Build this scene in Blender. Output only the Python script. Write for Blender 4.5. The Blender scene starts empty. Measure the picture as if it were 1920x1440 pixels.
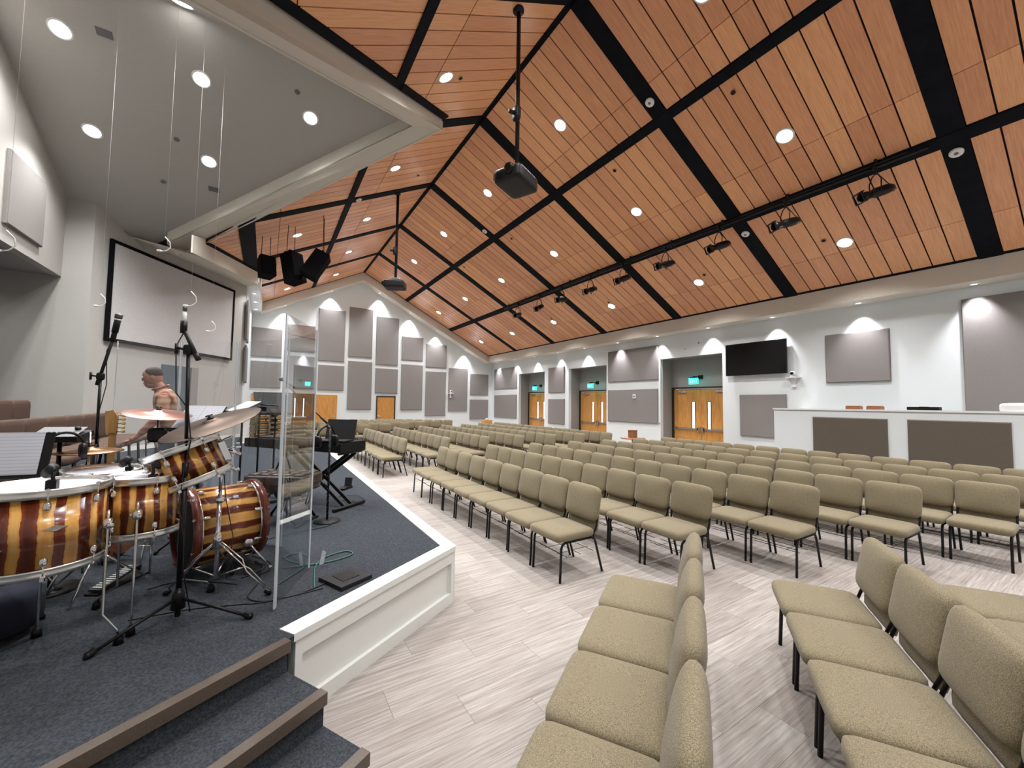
import bpy, bmesh, math, random
from mathutils import Vector, Matrix
random.seed(7)
C = bpy.context.scene.collection
PI = math.pi
R = math.radians

# ------------------------------------------------------------ camera, world, exposure
YAW, PITCH, ROLL = R(32.03), R(2.913), R(0.761)
fy = Vector((math.sin(YAW)*math.cos(PITCH), math.cos(YAW)*math.cos(PITCH), math.sin(PITCH)))
rt = Vector((math.cos(YAW), -math.sin(YAW), 0)); up = rt.cross(fy)
rt2 = rt*math.cos(ROLL)+up*math.sin(ROLL); up2 = -rt*math.sin(ROLL)+up*math.cos(ROLL)
cam = bpy.data.cameras.new('camera'); camo = bpy.data.objects.new('camera', cam); C.objects.link(camo)
cam.sensor_width = 36; cam.lens = 36*736.75/1920; cam.clip_start = .05; cam.clip_end = 100
camo.matrix_world = Matrix(((rt2.x, up2.x, -fy.x, 0), (rt2.y, up2.y, -fy.y, 0), (rt2.z, up2.z, -fy.z, 1.75), (0, 0, 0, 1)))
bpy.context.scene.camera = camo
world = bpy.data.worlds.new('world'); bpy.context.scene.world = world; world.use_nodes = True
world.node_tree.nodes['Background'].inputs[0].default_value = (.8, .85, .9, 1)
world.node_tree.nodes['Background'].inputs[1].default_value = .3
vs = bpy.context.scene.view_settings
vs.view_transform = 'Standard'; vs.look = 'None'; vs.gamma = 1; vs.use_curve_mapping = False
vs.exposure = 2.05
P_CAN, P_WASH, P_STAGE = 102, 55, 98      # watts of the ceiling cans, the wall washers and the stage cans

def spot(x, y, z, power, cone=120, blend=.8, r=.07, aim=(0, 0, -1), col=(.985, .985, .985)):
    l = bpy.data.lights.new('spot', 'SPOT'); l.energy = power; l.spot_size = R(cone); l.spot_blend = blend
    l.shadow_soft_size = r; l.color = col
    o = bpy.data.objects.new('spot_light', l); C.objects.link(o); o.location = (x, y, z)
    o.rotation_euler = Vector(aim).to_track_quat('-Z', 'Y').to_euler()

# ------------------------------------------------------------ materials
def mat(name, col, rough=.6, metal=0, spec=.5, emis=None, estr=0, trans=0, ior=1.45, coat=0):
    m = bpy.data.materials.new(name); m.use_nodes = True; b = m.node_tree.nodes['Principled BSDF']
    b.inputs['Base Color'].default_value = (*col, 1); b.inputs['Roughness'].default_value = rough
    b.inputs['Metallic'].default_value = metal; b.inputs['Specular IOR Level'].default_value = spec
    b.inputs['Coat Weight'].default_value = coat; b.inputs['Coat Roughness'].default_value = .08
    if emis: b.inputs['Emission Color'].default_value = (*emis, 1); b.inputs['Emission Strength'].default_value = estr
    if trans: b.inputs['Transmission Weight'].default_value = trans; b.inputs['IOR'].default_value = ior
    return m
def nodes(m): return m.node_tree.nodes, m.node_tree.links, m.node_tree.nodes['Principled BSDF']
def N(m, t, **k):
    n = m.node_tree.nodes.new(t)
    for a, v in k.items(): setattr(n, a, v)
    return n
def ramp(m, src, stops):
    r = N(m, 'ShaderNodeValToRGB'); e = r.color_ramp.elements
    while len(e) < len(stops): e.new(.5)
    for i, (p, c) in enumerate(stops): e[i].position = p; e[i].color = (*c, 1)
    m.node_tree.links.new(src, r.inputs[0]); return r
def pos_noise(m, scale, nscale, detail=3, rough=.6, coord='obj'):
    """noise over stretched coordinates"""
    nt = m.node_tree
    if coord == 'obj':
        tc = N(m, 'ShaderNodeTexCoord'); src = tc.outputs['Object']
    else:
        g = N(m, 'ShaderNodeNewGeometry'); src = g.outputs['Position']
    mp = N(m, 'ShaderNodeMapping'); mp.inputs['Scale'].default_value = scale
    nt.links.new(src, mp.inputs[0])
    n = N(m, 'ShaderNodeTexNoise'); n.inputs['Scale'].default_value = nscale
    n.inputs['Detail'].default_value = detail; n.inputs['Roughness'].default_value = rough
    nt.links.new(mp.outputs[0], n.inputs['Vector']); return n
def noisy(m, c0, c1, scale=(1, 1, 1), nscale=80, bump=0, lo=.35, hi=.65, coord='obj', dist=.01, detail=3):
    n = pos_noise(m, scale, nscale, detail, coord=coord); r = ramp(m, n.outputs['Fac'], [(lo, c0), (hi, c1)])
    nd, lk, b = nodes(m); lk.new(r.outputs[0], b.inputs['Base Color'])
    if bump:
        bp = N(m, 'ShaderNodeBump'); bp.inputs['Strength'].default_value = bump; bp.inputs['Distance'].default_value = dist
        lk.new(n.outputs['Fac'], bp.inputs['Height']); lk.new(bp.outputs[0], b.inputs['Normal'])
    return m

M = {}
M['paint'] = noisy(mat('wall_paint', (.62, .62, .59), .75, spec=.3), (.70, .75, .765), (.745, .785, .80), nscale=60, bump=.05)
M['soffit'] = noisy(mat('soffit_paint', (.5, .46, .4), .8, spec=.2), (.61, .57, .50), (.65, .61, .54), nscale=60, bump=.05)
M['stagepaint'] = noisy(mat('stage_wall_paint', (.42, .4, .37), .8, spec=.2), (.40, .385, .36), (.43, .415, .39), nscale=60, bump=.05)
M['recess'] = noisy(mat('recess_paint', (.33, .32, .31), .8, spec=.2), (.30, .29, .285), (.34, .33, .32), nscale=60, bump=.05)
M['panel'] = noisy(mat('acoustic_fabric', (.3, .27, .25), .95, spec=.1), (.215, .200, .190), (.272, .252, .242), nscale=260, bump=.2)
M['panel_dark'] = noisy(mat('booth_fabric', (.13, .11, .09), .95, spec=.1), (.105, .088, .07), (.145, .123, .10), nscale=260, bump=.2)
M['black'] = mat('black_metal', (.004, .004, .0045), .4, spec=.3)
M['blackbeam'] = noisy(mat('black_beam', (.003, .004, .007), .8, spec=.15), (.002, .003, .006), (.005, .006, .010), nscale=5)
M['gap'] = mat('dark_gap', (.02, .012, .008), .9)
M['plastic'] = mat('black_plastic', (.0045, .0045, .005), .45, spec=.3)
M['gray'] = mat('dark_gray_plastic', (.012, .012, .0135), .5, spec=.3)
M['midgray'] = mat('grey_plastic', (.14, .14, .145), .5)
M['cloth'] = mat('black_cloth', (.004, .004, .0045), .9, spec=.1)
M['chrome'] = mat('chrome', (.75, .75, .75), .12, metal=1)
M['hoop'] = mat('hoop_chrome', (.86, .86, .84), .3, metal=.9)
M['steel'] = mat('brushed_steel', (.6, .6, .58), .3, metal=1)
M['white'] = mat('white_trim', (.72, .73, .70), .45)
M['whiteplastic'] = mat('white_plastic', (.8, .8, .8), .4)
M['paper'] = mat('paper', (.55, .57, .62), .8)
M['tv'] = mat('tv_screen', (.002, .002, .0023), .15)
M['screen'] = noisy(mat('projection_screen', (.5, .49, .49), .9, spec=.1), (.49, .475, .475), (.53, .515, .515), nscale=30)
M['lamp'] = mat('lamp_glow', (1, 1, 1), .5, emis=(1, .98, .95), estr=14)
M['lampsoft'] = mat('reflector', (.9, .9, .9), .4, emis=(1, .98, .95), estr=1.1)
M['exit'] = mat('exit_glow', (.0, .5, .4), .5, emis=(.01, .92, .70), estr=1.0)
M['exit_letter'] = mat('exit_letter', (.0, .5, .4), .5, emis=(.25, 1, .9), estr=1.0)
M['daylight'] = mat('lobby_daylight', (.8, .9, 1), .5, emis=(.75, .88, 1), estr=1.3)
M['glass'] = mat('clear_acrylic', (.96, .98, 1), .0, trans=1, ior=1.49)
M['acredge'] = mat('acrylic_edge', (.72, .77, .82), .4)
M['acredge'].node_tree.nodes['Principled BSDF'].inputs['Alpha'].default_value = .6
M['skin'] = mat('skin', (.33, .145, .095), .55)
M['hair'] = mat('hair', (.035, .020, .015), .8)
def plaid():
    m = mat('salmon_checked_shirt', (.4, .2, .13), .9); nd, lk, b = nodes(m)
    tc = N(m, 'ShaderNodeTexCoord'); sp = N(m, 'ShaderNodeSeparateXYZ'); lk.new(tc.outputs['Object'], sp.inputs[0]); outs = []
    for ax in ('Y', 'Z'):
        mu = N(m, 'ShaderNodeMath', operation='MULTIPLY'); lk.new(sp.outputs[ax], mu.inputs[0]); mu.inputs[1].default_value = 85
        sn = N(m, 'ShaderNodeMath', operation='SINE'); lk.new(mu.outputs[0], sn.inputs[0]); outs.append(sn.outputs[0])
    ad = N(m, 'ShaderNodeMath', operation='ADD'); lk.new(outs[0], ad.inputs[0]); lk.new(outs[1], ad.inputs[1])
    mr = N(m, 'ShaderNodeMapRange'); mr.inputs['From Min'].default_value = -2; mr.inputs['From Max'].default_value = 2; lk.new(ad.outputs[0], mr.inputs['Value'])
    r = ramp(m, mr.outputs[0], [(.15, (.20, .075, .045)), (.5, (.33, .165, .10)), (.85, (.42, .26, .17))]); lk.new(r.outputs[0], b.inputs['Base Color'])
    return m
M['shirt'] = plaid()
M['jeans'] = noisy(mat('jeans', (.05, .07, .11), .9), (.04, .055, .09), (.07, .09, .14), nscale=90)
M['leather'] = noisy(mat('brown_leather', (.03, .014, .010), .38, coat=.1), (.020, .010, .007), (.035, .018, .012), nscale=30)
M['pew'] = noisy(mat('choir_fabric', (.22, .15, .12), .95, spec=.1), (.075, .048, .038), (.115, .078, .06), nscale=200, bump=.2)
M['head'] = mat('drum_head', (.56, .57, .62), .45)
M['mesh'] = mat('mic_grille', (.12, .12, .12), .5, metal=.8)
M['whitecable'] = mat('white_cable', (.75, .74, .72), .5)
M['greencable'] = mat('green_cable', (.02, .10, .08), .5)
M['cable'] = mat('black_cable', (.005, .005, .006), .6)
M['gold'] = mat('gold_tuner', (.9, .62, .2), .25, metal=1)
M['neck'] = noisy(mat('maple_neck', (.45, .25, .08), .4), (.4, .2, .06), (.5, .3, .1), scale=(1, 1, .1), nscale=40)
M['boxwood'] = noisy(mat('box_wood', (.3, .12, .05), .5), (.22, .08, .035), (.34, .14, .06), scale=(1, 1, 8), nscale=12)
M['orangewood'] = mat('orange_wood', (.62, .33, .10), .45)
M['nosing'] = noisy(mat('stair_nosing', (.13, .10, .08), .35), (.075, .056, .042), (.10, .076, .058), nscale=150)
M['bronze'] = mat('door_frame_bronze', (.025, .018, .014), .5)

# stage carpet, seat fabric
M['carpet'] = noisy(mat('stage_carpet', (.07, .08, .1), 1, spec=.05), (.029, .033, .039), (.062, .069, .079), nscale=95, bump=.5, coord='pos')
def fabric(name, a, b_):
    m = mat(name, a, .95, spec=.08); n = pos_noise(m, (1, 1, 1), 330, 2)
    r = ramp(m, n.outputs['Fac'], [(.40, a), (.60, b_)])
    nd, lk, b = nodes(m); lk.new(r.outputs[0], b.inputs['Base Color'])
    w = N(m, 'ShaderNodeTexNoise'); w.inputs['Scale'].default_value = 160
    bp = N(m, 'ShaderNodeBump'); bp.inputs['Strength'].default_value = .35; bp.inputs['Distance'].default_value = .004
    tc = N(m, 'ShaderNodeTexCoord'); lk.new(tc.outputs['Object'], w.inputs['Vector'])
    lk.new(w.outputs['Fac'], bp.inputs['Height']); lk.new(bp.outputs[0], b.inputs['Normal'])
    b.inputs['Sheen Weight'].default_value = .15
    return m
M['fabric'] = fabric('tan_seat_fabric', (.130, .107, .068), (.29, .246, .160))

# ceiling wood: tone attribute per plank + grain along X
def plank_wood():
    m = mat('ceiling_wood', (.4, .2, .1), .38, spec=.4); nd, lk, b = nodes(m)
    g = pos_noise(m, (1.2, 26, 1.2), 2.2, 5, .62, coord='pos')
    at = N(m, 'ShaderNodeAttribute'); at.attribute_name = 'tone'
    r1 = ramp(m, g.outputs['Fac'], [(.3, (.67, .305, .158)), (.7, (.84, .445, .24))])
    r2 = ramp(m, at.outputs['Fac'], [(0, (.86, .79, .78)), (.5, (.98, .95, .93)), (1, (1.08, 1.10, 1.02))])
    mx = N(m, 'ShaderNodeMix', data_type='RGBA', blend_type='MULTIPLY'); mx.inputs['Factor'].default_value = 1
    lk.new(r1.outputs[0], mx.inputs['A']); lk.new(r2.outputs[0], mx.inputs['B']); lk.new(mx.outputs['Result'], b.inputs['Base Color'])
    return m
M['wood'] = plank_wood()
def door_wood():
    m = mat('door_wood', (.5, .25, .06), .35); return noisy(m, (.46, .20, .048), (.62, .31, .085), scale=(3, 3, .35), nscale=9, coord='pos', detail=5)
M['door'] = door_wood()
# floor planks
def floor_mat():
    m = mat('floor_planks', (.5, .45, .4), .9, spec=.15); nd, lk, b = nodes(m)
    ge = N(m, 'ShaderNodeNewGeometry'); sp = N(m, 'ShaderNodeSeparateXYZ'); lk.new(ge.outputs['Position'], sp.inputs[0])
    def mth(op, a, v=None, b2=None):
        n = N(m, 'ShaderNodeMath', operation=op)
        lk.new(a, n.inputs[0])
        if v is not None: n.inputs[1].default_value = v
        if b2 is not None: lk.new(b2, n.inputs[1])
        return n.outputs[0]
    row = mth('FLOOR', mth('DIVIDE', sp.outputs['Y'], .25))
    xs = mth('ADD', sp.outputs['X'], b2=mth('MULTIPLY', row, .37))
    colm = mth('FLOOR', xs)
    cb = N(m, 'ShaderNodeCombineXYZ'); lk.new(row, cb.inputs[0]); lk.new(colm, cb.inputs[1])
    wn = N(m, 'ShaderNodeTexWhiteNoise', noise_dimensions='2D'); lk.new(cb.outputs[0], wn.inputs['Vector'])
    mp = N(m, 'ShaderNodeMapping'); mp.inputs['Scale'].default_value = (.9, 24, 1); lk.new(ge.outputs['Position'], mp.inputs[0])
    off = N(m, 'ShaderNodeVectorMath', operation='ADD'); lk.new(mp.outputs[0], off.inputs[0]); lk.new(wn.outputs['Color'], off.inputs[1])
    n1 = N(m, 'ShaderNodeTexNoise'); n1.inputs['Scale'].default_value = 2.4; n1.inputs['Detail'].default_value = 6; n1.inputs['Roughness'].default_value = .7
    lk.new(off.outputs[0], n1.inputs['Vector'])
    r1 = ramp(m, n1.outputs['Fac'], [(.28, (.225, .19, .17)), (.5, (.34, .31, .287)), (.70, (.45, .43, .408))])
    r2 = ramp(m, wn.outputs['Value'], [(0, (.88, .85, .84)), (.45, (.97, .96, .955)), (1, (1.06, 1.06, 1.06))])
    mx = N(m, 'ShaderNodeMix', data_type='RGBA', blend_type='MULTIPLY'); mx.inputs['Factor'].default_value = 1
    lk.new(r1.outputs[0], mx.inputs['A']); lk.new(r2.outputs[0], mx.inputs['B']); lk.new(mx.outputs['Result'], b.inputs['Base Color'])
    f = N(m, 'ShaderNodeTexNoise'); f.inputs['Scale'].default_value = 300; lk.new(ge.outputs['Position'], f.inputs['Vector'])
    bp = N(m, 'ShaderNodeBump'); bp.inputs['Strength'].default_value = .3; bp.inputs['Distance'].default_value = .004
    lk.new(f.outputs['Fac'], bp.inputs['Height']); lk.new(bp.outputs[0], b.inputs['Normal'])
    return m
M['floor'] = floor_mat()
# striped drum shell: stripes by angle round the object's Z axis
def drum_mat():
    m = mat('striped_drum_lacquer', (.5, .3, .1), .25, coat=.6); nd, lk, b = nodes(m)
    tc = N(m, 'ShaderNodeTexCoord'); sp = N(m, 'ShaderNodeSeparateXYZ'); lk.new(tc.outputs['Object'], sp.inputs[0])
    at = N(m, 'ShaderNodeMath', operation='ARCTAN2'); lk.new(sp.outputs['Y'], at.inputs[0]); lk.new(sp.outputs['X'], at.inputs[1])
    nz = pos_noise(m, (1, 1, 1), 9, 4); ad = N(m, 'ShaderNodeMath', operation='MULTIPLY_ADD')
    lk.new(nz.outputs['Fac'], ad.inputs[0]); ad.inputs[1].default_value = .16; lk.new(at.outputs[0], ad.inputs[2])
    wv = N(m, 'ShaderNodeMath', operation='MULTIPLY'); lk.new(ad.outputs[0], wv.inputs[0]); wv.inputs[1].default_value = 15
    sn = N(m, 'ShaderNodeMath', operation='SINE'); lk.new(wv.outputs[0], sn.inputs[0])
    s2 = N(m, 'ShaderNodeMath', operation='MULTIPLY'); lk.new(ad.outputs[0], s2.inputs[0]); s2.inputs[1].default_value = 5.3
    s3 = N(m, 'ShaderNodeMath', operation='SINE'); lk.new(s2.outputs[0], s3.inputs[0])
    s4 = N(m, 'ShaderNodeMath', operation='MULTIPLY_ADD'); lk.new(s3.outputs[0], s4.inputs[0]); s4.inputs[1].default_value = .35; lk.new(sn.outputs[0], s4.inputs[2])
    mr = N(m, 'ShaderNodeMapRange'); mr.inputs['From Min'].default_value = -1; mr.inputs['From Max'].default_value = 1; lk.new(s4.outputs[0], mr.inputs['Value'])
    r = ramp(m, mr.outputs[0], [(.0, (.10, .018, .006)), (.40, (.19, .035, .010)), (.46, (.05, .012, .006)), (.5, (.60, .27, .055)), (.8, (.72, .40, .11)), (1, (.66, .33, .08))])
    g = pos_noise(m, (1, 1, .12), 60, 3); mx = N(m, 'ShaderNodeMix', data_type='RGBA', blend_type='MULTIPLY'); mx.inputs['Factor'].default_value = .4
    rg = ramp(m, g.outputs['Fac'], [(.3, (.6, .6, .6)), (.7, (1.1, 1.1, 1.1))])
    lk.new(r.outputs[0], mx.inputs['A']); lk.new(rg.outputs[0], mx.inputs['B']); lk.new(mx.outputs['Result'], b.inputs['Base Color'])
    return m
M['drum'] = drum_mat()
def cymbal(name, a, b_, rough):
    m = mat(name, a, rough, metal=1); nd, lk, b = nodes(m)
    tc = N(m, 'ShaderNodeTexCoord'); sp = N(m, 'ShaderNodeVectorMath', operation='LENGTH'); lk.new(tc.outputs['Object'], sp.inputs[0])
    mu = N(m, 'ShaderNodeMath', operation='MULTIPLY'); lk.new(sp.outputs['Value'], mu.inputs[0]); mu.inputs[1].default_value = 900
    sn = N(m, 'ShaderNodeMath', operation='SINE'); lk.new(mu.outputs[0], sn.inputs[0])
    r = ramp(m, sn.outputs[0], [(.2, a), (.9, b_)]); lk.new(r.outputs[0], b.inputs['Base Color'])
    return m
M['pinkcym'] = cymbal('rosy_cymbal', (.50, .235, .19), (.70, .40, .335), .30)
M['browncym'] = cymbal('brown_cymbal', (.065, .040, .026), (.115, .076, .052), .40)
M['bronzecym'] = cymbal('bronze_cymbal', (.42, .22, .11), (.6, .36, .2), .28)
def sheet_mat():
    m = mat('printed_sheet', (.8, .8, .85), .8); nd, lk, b = nodes(m)
    tc = N(m, 'ShaderNodeTexCoord'); sp = N(m, 'ShaderNodeSeparateXYZ'); lk.new(tc.outputs['Object'], sp.inputs[0])
    mu = N(m, 'ShaderNodeMath', operation='MULTIPLY'); lk.new(sp.outputs['Z'], mu.inputs[0]); mu.inputs[1].default_value = 330
    sn = N(m, 'ShaderNodeMath', operation='SINE'); lk.new(mu.outputs[0], sn.inputs[0])
    r = ramp(m, sn.outputs[0], [(.80, (.56, .58, .64)), (.95, (.40, .42, .47))]); lk.new(r.outputs[0], b.inputs['Base Color'])
    return m
M['sheet'] = sheet_mat()

# ------------------------------------------------------------ mesh builder
class MB:
    def __init__(s): s.v = []; s.f = []; s.sm = []; s.mi = []; s.cur = 0
    def add(s, vs, fs, smooth=False, mtx=None):
        o = len(s.v)
        for p in vs: s.v.append(tuple(mtx @ Vector(p)) if mtx else tuple(p))
        for f in fs: s.f.append(tuple(i+o for i in f)); s.sm.append(smooth); s.mi.append(s.cur)
        return s
    def box(s, a, b, mtx=None):
        x0, y0, z0 = a; x1, y1, z1 = b
        return s.add([(x0, y0, z0), (x1, y0, z0), (x1, y1, z0), (x0, y1, z0), (x0, y0, z1), (x1, y0, z1), (x1, y1, z1), (x0, y1, z1)],
              [(0, 3, 2, 1), (4, 5, 6, 7), (0, 1, 5, 4), (1, 2, 6, 5), (2, 3, 7, 6), (3, 0, 4, 7)], mtx=mtx)
    def cushion(s, c, d, e=5, n=6, mtx=None):
        """pillow shaped block, centre c, half sizes d"""
        idx = {}; vs = []; fs = []
        def vid(p):
            k = tuple(round(q*n) for q in p)
            if k not in idx:
                u = [math.copysign(abs(q)**.8, q) for q in p]
                l = sum(abs(q)**e for q in u)**(1/e); idx[k] = len(vs)
                vs.append((c[0]+d[0]*u[0]/l, c[1]+d[1]*u[1]/l, c[2]+d[2]*u[2]/l))
            return idx[k]
        for ax in range(3):
            for sg in (-1, 1):
                for i in range(n):
                    for j in range(n):
                        q = []
                        for (a, b) in ((i, j), (i+1, j), (i+1, j+1), (i, j+1)):
                            p = [0, 0, 0]; p[ax] = sg; p[(ax+1) % 3] = -1+2*a/n; p[(ax+2) % 3] = -1+2*b/n; q.append(vid(p))
                        fs.append(tuple(q if sg > 0 else q[::-1]))
        return s.add(vs, fs, True, mtx)
    def pad(s, c, d, thin=2, e1=8, e2=4, n=8, mtx=None):
        idx = {}; vs = []; fs = []; oth = [k for k in range(3) if k != thin]
        def vid(p):
            k = tuple(round(q*n) for q in p)
            if k not in idx:
                u = [math.copysign(abs(q)**.75, q) for q in p]
                pl = (abs(u[oth[0]])**e1+abs(u[oth[1]])**e1)**(1/e1); l = (pl**e2+abs(u[thin])**e2)**(1/e2); idx[k] = len(vs)
                vs.append((c[0]+d[0]*u[0]/l, c[1]+d[1]*u[1]/l, c[2]+d[2]*u[2]/l))
            return idx[k]
        for ax in range(3):
            for sg in (-1, 1):
                for i in range(n):
                    for j in range(n):
                        q = []
                        for (a, b) in ((i, j), (i+1, j), (i+1, j+1), (i, j+1)):
                            p = [0, 0, 0]; p[ax] = sg; p[(ax+1) % 3] = -1+2*a/n; p[(ax+2) % 3] = -1+2*b/n; q.append(vid(p))
                        fs.append(tuple(q if sg > 0 else q[::-1]))
        return s.add(vs, fs, True, mtx)
    def tube(s, pts, r, n=8, closed=False, cap=True, mtx=None):
        pts = [Vector(p) for p in pts]; vs = []; fs = []; m = len(pts); rs = r if isinstance(r, (list, tuple)) else [r]*m
        ref = None
        for i, p in enumerate(pts):
            if closed: t = pts[(i+1) % m]-pts[i-1]
            else: t = pts[min(i+1, m-1)]-pts[max(i-1, 0)]
            t = t.normalized() if t.length > 1e-9 else Vector((0, 0, 1))
            if ref is None: ref = t.orthogonal().normalized()
            ref = (ref-t*ref.dot(t)); ref = ref.normalized() if ref.length > 1e-6 else t.orthogonal().normalized()
            b = t.cross(ref)
            for k in range(n):
                a = 2*PI*k/n; vs.append(tuple(p+(ref*math.cos(a)+b*math.sin(a))*rs[i]))
        for i in range(m if closed else m-1):
            for k in range(n):
                a0 = i*n+k; a1 = i*n+(k+1) % n; b0 = ((i+1) % m)*n+k; b1 = ((i+1) % m)*n+(k+1) % n
                fs.append((a0, a1, b1, b0))
        if cap and not closed: fs.append(tuple(range(n))[::-1]); fs.append(tuple((m-1)*n+k for k in range(n)))
        return s.add(vs, fs, n > 4, mtx)
    def lathe(s, prof, n=24, mtx=None, cap=False):
        vs = []; fs = []; m = len(prof)
        for (r, z) in prof:
            for k in range(n): a = 2*PI*k/n; vs.append((r*math.cos(a), r*math.sin(a), z))
        for i in range(m-1):
            for k in range(n): fs.append((i*n+k, i*n+(k+1) % n, (i+1)*n+(k+1) % n, (i+1)*n+k))
        if cap: fs.append(tuple(range(n))[::-1]); fs.append(tuple((m-1)*n+k for k in range(n)))
        return s.add(vs, fs, True, mtx)
    def prism(s, poly, ext, mtx=None):
        """planar polygon pushed along ext"""
        n = len(poly); e = Vector(ext); vs = [tuple(p) for p in poly]+[tuple(Vector(p)+e) for p in poly]
        fs = [tuple(range(n)), tuple(range(2*n-1, n-1, -1))]+[(i, i+n, (i+1) % n+n, (i+1) % n) for i in range(n)]
        return s.add(vs, fs, False, mtx)
    def build(s, name, m, parent=None, tone=None, loc=None):
        me = bpy.data.meshes.new(name); me.from_pydata(s.v, [], s.f)
        for q in (m if isinstance(m, list) else [m]): me.materials.append(q)
        me.polygons.foreach_set('use_smooth', s.sm); me.polygons.foreach_set('material_index', s.mi)
        if tone is not None:
            a = me.attributes.new('tone', 'FLOAT', 'FACE')
            vals = tone if isinstance(tone, list) else [tone]*len(s.f)
            a.data.foreach_set('value', vals)
        me.update()
        bm = bmesh.new(); bm.from_mesh(me); bmesh.ops.recalc_face_normals(bm, faces=bm.faces); bm.to_mesh(me); bm.free()
        o = bpy.data.objects.new(name, me); C.objects.link(o)
        if parent: o.parent = parent
        if loc: o.location = loc
        return o
def tag(o, label=None, cat=None, group=None, kind=None):
    if label: o['label'] = label
    if cat: o['category'] = cat
    if group: o['group'] = group
    if kind: o['kind'] = kind
    return o
def thing(name, label, cat, loc=(0, 0, 0), rz=0, group=None):
    o = bpy.data.objects.new(name, None); C.objects.link(o); o.empty_display_size = .1
    o.location = loc; o.rotation_euler = (0, 0, rz); return tag(o, label, cat, group)
def dup(root, loc, rz, label, group=None):
    r = root.copy(); C.objects.link(r); r.location = loc; r.rotation_euler = (0, 0, rz); r['label'] = label
    if group: r['group'] = group
    for ch in list(root.children):
        c = ch.copy(); C.objects.link(c); c.parent = r
        for g in ch.children: d = g.copy(); C.objects.link(d); d.parent = c
    return r
def struct(mb, name, m, parent=None, **k):
    o = mb.build(name, m, parent, **k)
    if not parent: o['kind'] = 'structure'
    return o
def align(p, z, xhint=None):
    """matrix at p whose local Z points along z"""
    q = Vector(z).to_track_quat('Z', 'Y').to_matrix().to_4x4()
    return Matrix.Translation(Vector(p)) @ q
NTH = ['first', 'second', 'third', 'fourth', 'fifth', 'sixth', 'seventh', 'eighth', 'ninth', 'tenth', 'eleventh', 'twelfth',
       'thirteenth', 'fourteenth', 'fifteenth', 'sixteenth', 'seventeenth']

# ------------------------------------------------------------ room dimensions
XR, ZR, K = 4.11, 8.55, .5146
XE, ZF = 11.62, 4.27            # right eave / fascia bottom
XW, YC, YG, YGF = 12.2, 8.13, 21.95, 21.33
YN = -5.6
SZ = .48                        # stage height
RAFT = [YC+3.36*i for i in range(-3, 4)]
def zr(x): return ZR-K*abs(x-XR)

# --- floor: slab, planks
fl = struct(MB().box((-6.5, YN-.2, -.2), (XW+1.2, YG+.2, -.008)), 'floor', M['gap'])
def plank_cells():
    y = -1.0
    r0 = int(math.floor(YN/.25))
    for r in range(r0, int(YG/.25)+1):
        c0 = int(math.floor(-4+r*.37))
        for c in range(c0, c0+18):
            x0 = c-r*.37; x1 = x0+1
            if x1 < -.7 or x0 > XW: continue
            yield x0, x1, r*.25, r*.25+.25
cells = list(plank_cells())
def fseen(c):
    x, y = (c[0]+c[1])/2, (c[2]+c[3])/2
    l = x*.848-y*.53; d = x*.53+y*.848
    if d < .9 or abs(l/d) > 1.28 or 1.75/d > .95: return 1e6
    if x < 1.3 and y > 2.6+.6*(x-.3): return 500+d
    return d+ (2.5 if x > 3.6 and y > 2.4 else 0)
cells.sort(key=fseen)
for (x0, x1, y0, y1) in cells[:300]:
    x1c = min(x1, XW)
    MB().box((x0+.0007, y0+.0007, -.008), (x1c-.0007, y1-.0007, 0)).build('plank', M['floor'], fl)
mb = MB()
for (x0, x1, y0, y1) in cells[300:]:
    mb.box((x0+.0007, y0+.0007, -.008), (min(x1, XW)-.0007, y1-.0007, 0))
o = mb.build('planks', M['floor'], fl); o['kind'] = 'stuff'

# --- clipping helpers in plan
def clip(poly, a, b, c):
    """keep a*x+b*y<=c"""
    out = []
    for i in range(len(poly)):
        p, q = poly[i], poly[(i+1) % len(poly)]
        dp, dq = a*p[0]+b*p[1]-c, a*q[0]+b*q[1]-c
        if dp <= 0: out.append(p)
        if dp*dq < 0: t = dp/(dp-dq); out.append((p[0]+(q[0]-p[0])*t, p[1]+(q[1]-p[1])*t))
    return out
AP = (3.09, 7.95)                       # tip of the stage canopy
N1 = (-.115, 5.158)                     # near roof edge of the canopy
F1 = (-1.43, 12.36)                     # far roof edge meets the far soffit fascia
F2 = (-.37, 16.2)
def line(p, q, side):                   # half plane through p,q as (a,b,c) with the kept side given by a sample point
    a, b = q[1]-p[1], -(q[0]-p[0]); c = a*p[0]+b*p[1]
    if a*side[0]+b*side[1] > c: a, b, c = -a, -b, -c
    return a, b, c
def clip_left(poly):
    """list of pieces of a left-slope polygon outside the canopy"""
    res = []
    near = [p for p in clip(poly, 0, 1, AP[1])]
    if len(near) > 2:
        near = clip(near, *line(AP, N1, (3, 4)));
        if len(near) > 2: res.append(near)
    far = clip(poly, 0, -1, -AP[1])
    if len(far) > 2:
        f = clip(far, *line((3.09, 8.0), F1, (3, 12)))
        g = clip(f, 0, 1, F2[1]) if len(f) > 2 else []
        if len(g) > 2: g = clip(g, *line(F1, F2, (2, 16)))
        if len(g) > 2: res.append(g)
        g = clip(f, 0, -1, -F2[1]) if len(f) > 2 else []
        if len(g) > 2: g = clip(g, -1, 0, .37)
        if len(g) > 2: res.append(g)
    return res
def area(p): return abs(sum(p[i][0]*p[(i+1) % len(p)][1]-p[(i+1) % len(p)][0]*p[i][1] for i in range(len(p))))/2
def slab(mb, poly, dz0, dz1):
    n = len(poly); vs = [(x, y, zr(x)+dz0) for x, y in poly]+[(x, y, zr(x)+dz1) for x, y in poly]
    fs = [tuple(range(n)), tuple(range(2*n-1, n-1, -1))]+[(i, i+n, (i+1) % n+n, (i+1) % n) for i in range(n)]
    mb.add(vs, fs)
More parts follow.
